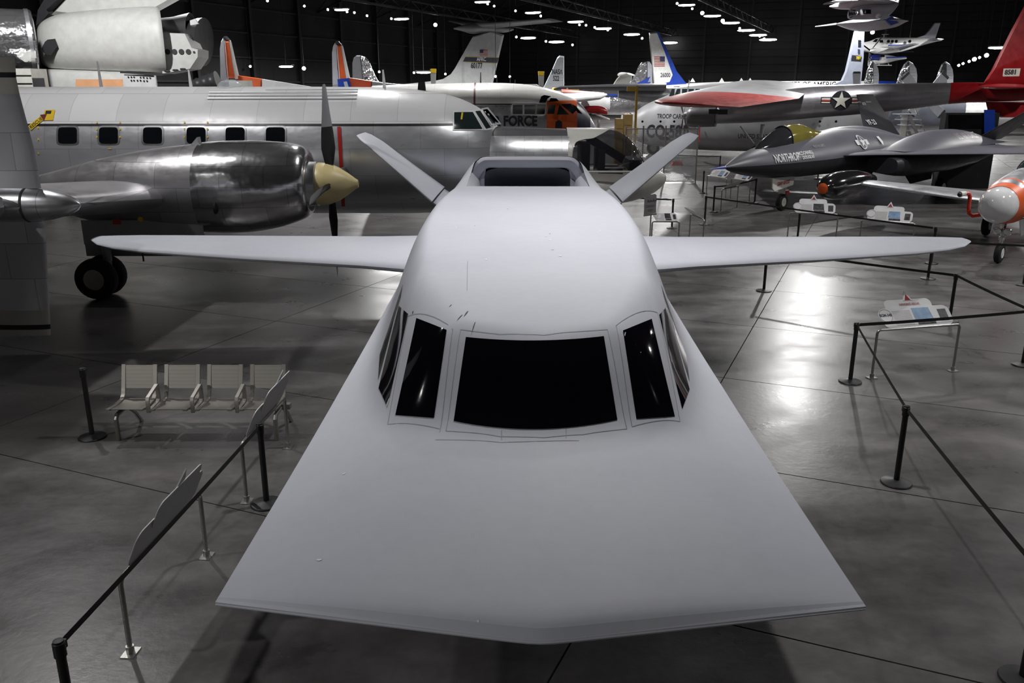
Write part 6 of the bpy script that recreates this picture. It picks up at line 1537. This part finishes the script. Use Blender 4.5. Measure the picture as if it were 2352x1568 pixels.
# ------------------------------------------------------------------ museum sign stands
M_sign = mat('white_sign_panel', (.68, .68, .70), .35)
M_signb = mat('sign_edge_steel', (.62, .62, .62), .3, .8)
M_txt = mat('grey_print', (.30, .26, .27), .6); M_photo = mat('blue_sky_photo_print', (.22, .34, .52), .4, var=.2, scale=9); M_photod = mat('dark_photo_print', (.05, .05, .055), .4, var=.6, scale=14)
M_tri = mat('red_triangle_print', (.30, .012, .012), .5)
def sign_stand(a, b, side, label, h=.80, tilt=50, tab=True, bw=None, photo=0, hang=False, one_leg=False, texts=True, deep=1.0):
    """hoop of steel pipe between floor points a and b carrying a tilted panel; side = +1/-1: which side readers stand on"""
    a, b = Vector((a[0], a[1], 0)), Vector((b[0], b[1], 0))
    T = Thing('sign_stand', label, 'sign', (a + b) / 2, 0, 'museum sign stands')
    d = (b - a).normalized(); n = Vector((d.y, -d.x, 0)) * side      # towards the reader
    mb = MB(); r = .06; pts = [a + Vector((0, 0, .02)), a + Vector((0, 0, h - r))]
    for k in range(1, 5): t = PI / 2 * k / 4; pts.append(a + Vector((0, 0, h - r + r * math.sin(t))) + d * (r - r * math.cos(t)))
    for k in range(0, 5): t = PI / 2 * (1 - k / 4); pts.append(b + Vector((0, 0, h - r + r * math.sin(t))) - d * (r - r * math.cos(t)))
    pts.append(b + Vector((0, 0, .02))); mb.tube(pts, .021, 12); T.part('pipe_hoop', mb, M_steel)
    for p in (a, b):
        mb = MB(); R = Matrix.Rotation(math.atan2(d.y, d.x), 3, 'Z'); mb.box(p + Vector((0, 0, .006)), (.15, .11, .012), R); f_ = T.part('floor_flange', mb, M_steel, smooth=0)
        mb = MB(); mb.cyl(p + Vector((0, 0, .01)), p + Vector((0, 0, .075)), .033, n=14); T.part('collar', mb, M_steel, f_)
    # panel frame: u along the bar, v up the slope, w out of the face
    up = (-n * math.cos(math.radians(tilt)) + Vector((0, 0, 1)) * math.sin(math.radians(tilt))); w_ = d.cross(up)
    if w_.z < 0: w_ = -w_
    # reader sees u from left to right
    right = up.cross(w_)
    c = (a + b) / 2 + Vector((0, 0, h + .015)); L = (b - a).length; bw = bw or L * .87; H = .36 * deep
    f = lambda u, v, e=0.0: c + right * u + up * v + w_ * e
    def rr(x0, y0, x1, y1, r_, k=5):
        out = []
        for cx, cy, s0 in ((x1 - r_, y0 + r_, -90), (x1 - r_, y1 - r_, 0), (x0 + r_, y1 - r_, 90), (x0 + r_, y0 + r_, 180)):
            for i in range(k + 1): t = math.radians(s0 + 90 * i / k); out.append((cx + r_ * math.cos(t), cy + r_ * math.sin(t)))
        return out
    def pr(pts_, e0, th): mb = MB(); mb.prism([f(u, v, e0) for u, v in pts_], w_ * th); return mb
    B = T.part('panel', pr(rr(-bw / 2 + .04, 0, bw / 2, H, .11), 0, .008), M_sign, smooth=0)
    if tab:
        T.part('header_tab', pr(rr(-bw * .36, H - .12, bw * .30, H + .15, .09), -.009, .008), M_sign, smooth=0)
        T.part('header_peak', pr([(-.11, H + .12), (.07, H + .12), (-.02, H + .30)], -.0045, .012), M_sign, smooth=0)
        T.part('red_triangle', pr([(-.075, H + .125), (.035, H + .125), (-.02, H + .235)], .0085, .002), M_tri, B, smooth=0)
    T.part('title_disc', pr([(-bw / 2 + .13 + .13 * math.cos(2 * PI * k / 24), H * .62 + .13 * math.sin(2 * PI * k / 24)) for k in range(24)], .0082, .004), M_sign, smooth=0)
    ring = MB(); ring.tube([f(-bw / 2 + .13 + .115 * math.cos(2 * PI * k / 24), H * .62 + .115 * math.sin(2 * PI * k / 24), .0135) for k in range(25)], .004, 4); T.part('disc_ring', ring, M_txt, B)
    pm = (M_photo, M_photod)[photo]
    T.part('photo_print', pr([(-.02 * bw, H * .30), (bw * .24, H * .30), (bw * .22, H * .93), (-.02 * bw, H * .93)], .0082, .0015), pm, B, smooth=0)
    T.part('photo_print', pr([(0, H * .08), (bw * .25, H * .08), (bw * .25, H * .27), (0, H * .27)], .0082, .0015), M_photod, B, smooth=0)
    T.part('photo_print', pr([(bw * .33, H * .2), (bw * .45, H * .2), (bw * .45, H * .8), (bw * .33, H * .8)], .0082, .0015), M_photod, B, smooth=0)
    if texts:
        mb = MB()
        for k in range(11): mb.prism([f(u, v, .0082) for u, v in ((-bw * .30, H * (.10 + .07 * k)), (-bw * .05, H * (.10 + .07 * k)), (-bw * .05, H * (.135 + .07 * k)), (-bw * .30, H * (.135 + .07 * k)))], w_ * .001)
        o = T.part('text_lines', mb, mat('fine_print', (.42, .39, .40), .6), B, smooth=0); o['kind'] = 'stuff'
    if hang:
        o0 = f(-.02, H + .035, .0095); letters(T, 'HANGING ABOVE', .042, o0, right, up, M_tri, 'lettering', B, squeeze=.8, align='CENTER', bold=.001)
        letters(T, 'BGM-34B', .05, f(-bw / 2 + .13, H * .58, .0132), right, up, M_navy, 'lettering', B, squeeze=.8, align='CENTER', bold=.003)
    return T
sign_stand((-3.16, 6.04), (-3.05, 7.56), -1, 'sign stand nearest the bottom left, its white panel seen nearly edge-on', .70, 66)
sign_stand((-3.0, 8.74), (-2.91, 10.25), -1, 'sign stand seen edge-on between the bench and the nose', .70, 66)
sign_stand((5.8, 13.02), (7.28, 13.37), 1, 'HANGING ABOVE sign stand on the open floor at the right', .80, 46, hang=True)
q1, q2 = fl(1808, 548), fl(1919, 553)
sign_stand((q1.x, q1.y), (q2.x, q2.y), 1, 'left one of two sign stands showing above the right wing', .80, 50, photo=1)
q1, q2 = fl(1972, 568), fl(2093, 578)
sign_stand((q1.x, q1.y), (q2.x, q2.y), 1, 'right one of two sign stands above the wing, with sky-blue picture', .80, 50, photo=0)
q1, q2 = fl(1622, 447), fl(1666, 455)
sign_stand((q1.x, q1.y), (q2.x, q2.y), 1, 'left sign of the twin rack before the fighter nose, with red triangle', .82, 45)
q1, q2 = fl(1677, 455), fl(1720, 463)
sign_stand((q1.x, q1.y), (q2.x, q2.y), 1, 'right sign of the twin rack before the fighter nose', .82, 45, tab=False)
q1, q2 = fl(1655, 485), fl(1692, 476)
sign_stand((q1.x, q1.y), (q2.x, q2.y), -1, 'grey-backed sign leaning away in front of the twin rack', .82, 40, tab=False)
q1, q2 = fl(1496, 556), fl(1558, 556)
sign_stand((q1.x, q1.y), (q2.x, q2.y), 1, 'low white sign with dark photo peeking over the right wing root', .62, 34, photo=1, tab=False)
q1, q2 = fl(1583, 545), fl(1614, 560)
sign_stand((q1.x, q1.y), (q2.x, q2.y), -1, 'edge-on sign standing just right of the low white sign', .72, 40, tab=False)
# sponsor sign on a post
SY_ = fl(1492, 560); SP = Thing('sponsor_sign', 'grey portrait sponsor sign on a post beside the right wing root', 'sign', SY_)
p0 = at(1493, 491, SY_.y)
mb = MB(); mb.cyl(SY_, (SY_.x, SY_.y, p0.z), .02, n=10); SP.part('post', mb, M_steel)
mb = MB(); mb.lathe(SY_, (0, 0, 1), [(0, .17), (.02, .17), (.03, .04)], 24); SP.part('foot', mb, M_steel)
mb = MB(); mb.cyl(at(1478, 495, SY_.y), at(1508, 491, SY_.y), .025, n=10); SP.part('ledge', mb, M_steel)
mb = MB(); mb.prism([at(1479, 493, SY_.y), at(1507, 489, SY_.y), at(1508, 448, SY_.y), at(1505, 445, SY_.y), at(1482, 449, SY_.y), at(1480, 452, SY_.y)], (0, .02, 0)); sp = SP.part('panel', mb, mat('grey_sign_panel', (.32, .32, .33), .4), smooth=0)
letters(SP, 'Rolls-Royce', .08, at(1487, 465, SY_.y) + Vector((0, -.01, 0)), at(1507, 462, SY_.y) - at(1487, 465, SY_.y), (0, 0, 1), M_ink, 'lettering', sp, squeeze=.62)
for k, (y0, x0, x1) in enumerate(((471, 1484, 1503), (474, 1484, 1503), (481, 1487, 1500), (484, 1488, 1499))): plate(SP, 'text_line', [(x0, y0 + .8), (x1, y0 - 2), (x1, y0 - 1), (x0, y0 + 1.8)], SY_.y - .01, M_txt, sp, .003)

# ------------------------------------------------------------------ four-seat metal bench
M_bench = mat('warm_grey_bench_metal', (.29, .275, .25), .42, .75)
def make_perf():
    m, nt, b = _nt('perforated_seat_sheet')
    b.inputs['Base Color'].default_value = (.34, .33, .29, 1); b.inputs['Metallic'].default_value = .6; b.inputs['Roughness'].default_value = .45
    tc = nt.nodes.new('ShaderNodeTexCoord'); v = nt.nodes.new('ShaderNodeTexVoronoi'); v.inputs['Scale'].default_value = 70; v.inputs['Randomness'].default_value = 0
    nt.links.new(tc.outputs['Object'], v.inputs['Vector'])
    r = ramp(nt, v.outputs['Distance'], [(.2, (.22, .21, .19)), (.34, (.36, .345, .31))])
    nt.links.new(r.outputs['Color'], b.inputs['Base Color'])
    return m
M_perf = make_perf()
bl, brr = fl(262, 1018), fl(628, 1022)
BW = (brr.x - bl.x); bx0 = bl.x - .10; BY = 10.45; PITCH = .585
BN = Thing('metal_bench', 'grey metal four-seat waiting bench on the left floor', 'bench', (bx0 + 1.1, BY + .3, 0))
ZS = .43
mb = MB(); mb.beam((bx0 + .05, BY + .35, .37), (bx0 + 2.35, BY + .35, .37), .09, .07); BN.part('beam', mb, M_bench, smooth=0)
for x in (bx0 + .12, bx0 + 2.22):
    mb = MB(); mb.tube([(x, BY + .04, .0), (x, BY + .04, .30), (x, BY + .08, .345), (x, BY + .35, .36)], .03, 10); BN.part('leg', mb, M_bench)
    mb = MB(); mb.tube([(x + .02, BY + .35, .36), (x + .02, BY + .55, .2), (x + .02, BY + .72, .0)], .028, 10); BN.part('leg', mb, M_bench)
for k in range(4):
    x0, x1 = bx0 + .02 + PITCH * k, bx0 + .02 + PITCH * k + .47
    mb = MB(); mb.grid(lambda a, b: Vector((x0 + .03 + (x1 - x0 - .06) * a, BY + .02 + .46 * b, ZS - .02 * math.sin(PI * b) + .015 * (1 - b))), 2, 8); mb.grid(lambda a, b: Vector((x0 + .03 + (x1 - x0 - .06) * a, BY + .02 + .46 * b, ZS - .006 - .02 * math.sin(PI * b) + .015 * (1 - b))), 2, 8)
    s_ = BN.part('seat', mb, M_bench)
    mb = MB(); mb.prism([(x0 + .045, BY + .53, .56), (x1 - .045, BY + .53, .56), (x1 - .045, BY + .62, .86), (x0 + .045, BY + .62, .86)], (0, .006, 0)); bk = BN.part('backrest', mb, M_perf, smooth=0)
    for x in (x0 + .02, x1 - .02):
        mb = MB(); pts = [(x, BY - .0, ZS + .012), (x, BY + .2, ZS - .012), (x, BY + .44, ZS + .0), (x, BY + .5, ZS + .05), (x, BY + .53, .56), (x, BY + .63, .87)]
        rs = []
        for i, p in enumerate(pts):
            p = Vector(p); dd = (Vector(pts[min(i + 1, 5)]) - Vector(pts[max(i - 1, 0)])).normalized(); nn = Vector((0, -dd.z, dd.y)) * .012
            rs.append([p + Vector((-.026, 0, 0)) - nn, p + Vector((.026, 0, 0)) - nn, p + Vector((.026, 0, 0)) + nn, p + Vector((-.026, 0, 0)) + nn])
        mb.rings(rs); BN.part('side_frame', mb, M_bench)
    if k < 3:
        xa = x1 + (PITCH - .47) / 2
        mb = MB(); loop = [(BY + .06, ZS - .05), (BY + .06, ZS + .11), (BY + .09, ZS + .16), (BY + .40, ZS + .235), (BY + .44, ZS + .21), (BY + .44, ZS + .0), (BY + .40, ZS - .04)]
        rs = []
        for i, (y, z) in enumerate(loop):
            cy_, cz_ = BY + .25, ZS + .08; iy, iz = cy_ + (y - cy_) * .82, cz_ + (z - cz_) * .72
            rs.append([Vector((xa - .022, y, z)), Vector((xa + .022, y, z)), Vector((xa + .022, iy, iz)), Vector((xa - .022, iy, iz))])
        mb.rings(rs + [rs[0]], False, False); BN.part('armrest', mb, M_bench)

# ------------------------------------------------------------------ ceiling lamps in view
M_lin = emit('linear_lamp_glow', (1.0, .97, .95), 22)
M_spot = emit('spot_lamp_glow', (1.0, 1.0, 1.0), 60)
M_lamp = mat('lamp_housing_black', (.02, .02, .02), .5)
LIN = [(1108, 5), (1224, 29.5), (1322, 50.5), (1386, 66), (1451, 79.5), (785, 22.5), (922, 44), (1213, 87.5), (1278, 96.5), (1336, 105), (1577, 12), (1636, 37), (1679, 53), (1714, 70), (1741, 81), (1764, 91.5), (1537, 98.5), (657, 153), (973, 166.5), (2294, 110)]
DOT = [(614, 2), (699, 14), (753, 22), (797, 27), (814, 29), (843, 36), (899, 43), (1000, 57), (1120, 9), (1135, 14), (1184, 25), (1242, 37), (1331, 57), (1346, 58), (1366, 63), (1396, 69), (1186, 85), (1254, 95), (1315, 103), (1613, 30), (1660, 48), (1730, 81), (1745, 83), (575, 152.5), (698, 157), (871, 165), (951, 167), (1023, 170), (1138, 175.5), (1171, 176), (1699, 65), (1755, 89), (1590, 20), (1555, 8), (1475, 88), (2266, 127), (2250, 132), (2238, 136), (2226, 141), (2212, 146), (2202, 150), (2192, 154), (2004, 74), (1988, 14)]
def lamp_z(px, py): return 11.0 if py < 110 and px < 1800 else None
li = di = 0
def lamp_pos(px, py):
    if py < 110 and px < 1800: return fl(px, py, 11.0)
    if px < 1200: return at(px, py, 92)
    if px > 2150: return at(px, py, 95 + (2300 - px) * .3)
    return at(px, py, 58)
def lamp_row(px, py):
    if px > 2150: return 'row left of the red fin'
    if px > 1900: return 'pair beside the hung shark drone'
    if py > 140: return 'low row behind the orange fins'
    if px > 1550 and py < 95: return 'row right of the blue-edged fin'
    if py < -14 + .2163 * (px - 1110) + 28 and px > 1090: return 'row above the T-tail'
    return 'row behind the T-tail'
ORD = ['first', 'second', 'third', 'fourth', 'fifth', 'sixth', 'seventh', 'eighth', 'ninth', 'tenth', 'eleventh', 'twelfth', 'thirteenth', 'fourteenth', 'fifteenth', 'sixteenth']
def lamp_label(kind, px, py, LST):
    r = lamp_row(px, py); k = sorted(q for q in LST if lamp_row(*q) == r).index((px, py))
    return '%s %s from the left in the %s' % (ORD[k], kind, r)
for i, (px, py) in enumerate(LIN):
    p = lamp_pos(px, py); sc = p.length / 80.0
    if i == 0:
        base = None
    T = Thing('linear_ceiling_lamp', lamp_label('linear lamp', px, py, LIN), 'ceiling lamp', p, -HA, 'linear lamps under the roof', local=True)
    L = .72 * sc
    mb = MB(); mb.box((0, 0, .12 * sc), (L * 2, .5, .12)); T.part('housing', mb, M_lamp, smooth=0)
    mb = MB(); mb.rings([sring((x * L, 0, 0), max(.01, .13 * sc * w__), .085 * sc * w__, (0, 1, 0), (0, 0, 1), 10) for x, w__ in ((-1, .2), (-.8, .7), (-.4, 1), (.4, 1), (.8, .7), (1, .2))]); T.part('diffuser', mb, M_lin)
    mb = MB(); mb.cyl((0, 0, .1), (0, 0, vault(VC) * 0 + 14.8 - p.z), .03, n=5); T.part('hanger', mb, M_truss)
for i, (px, py) in enumerate(DOT):
    p = lamp_pos(px, py); sc = p.length / 80.0
    big = (px, py) in ((698, 157), (1660, 48), (2238, 136), (2004, 74), (1613, 30), (1000, 57), (2266, 127))
    lab = {(698, 157): 'brightest ceiling spotlight low between the two orange fins', (2004, 74): 'dazzling spotlight under the hung wedge-shaped craft'}.get((px, py)) or lamp_label('spotlight', px, py, DOT)
    T = Thing('ceiling_spotlight', lab, 'spotlight', p, 0, 'spotlights under the roof', local=True)
    d = (Vector((0, 0, 2)) - p).normalized(); r = (.15 if big else .09) * sc
    mb = MB(); mb.lathe(-d * .4 * sc, d, [(0, r * .6), (.05 * sc, r * 1.15), (.38 * sc, r * 1.2)], 16); T.part('can', mb, M_lamp)
    mb = MB(); mb.lathe((0, 0, 0), d, [(-.01, r), (.02 * sc, r * .9), (.05 * sc, r * .5), (.055 * sc, r * .05)], 16); T.part('lens', mb, M_spot)
    mb = MB(); mb.cyl(-d * .3 * sc, (0, 0, 14.5 - p.z if p.z < 14 else 1), .025, n=5); T.part('hanger', mb, M_truss)
# lamp tracks
for i, v in enumerate(ROWS[:3]):
    mb = MB(); mb.beam(hall(20, v + .1, 12.05), hall(136, v - .2, 12.05), .14, .2); mb.beam(hall(20, v + .1, 12.9), hall(136, v - .2, 12.9), .12, .12)
    for k in range(30): mb.beam(hall(20 + 4 * k, v, 12.05), hall(22 + 4 * k, v, 12.9), .06, .06); mb.beam(hall(22 + 4 * k, v, 12.9), hall(24 + 4 * k, v, 12.05), .06, .06)
    struct('lamp_track', mb, M_truss, ceiling, 0)
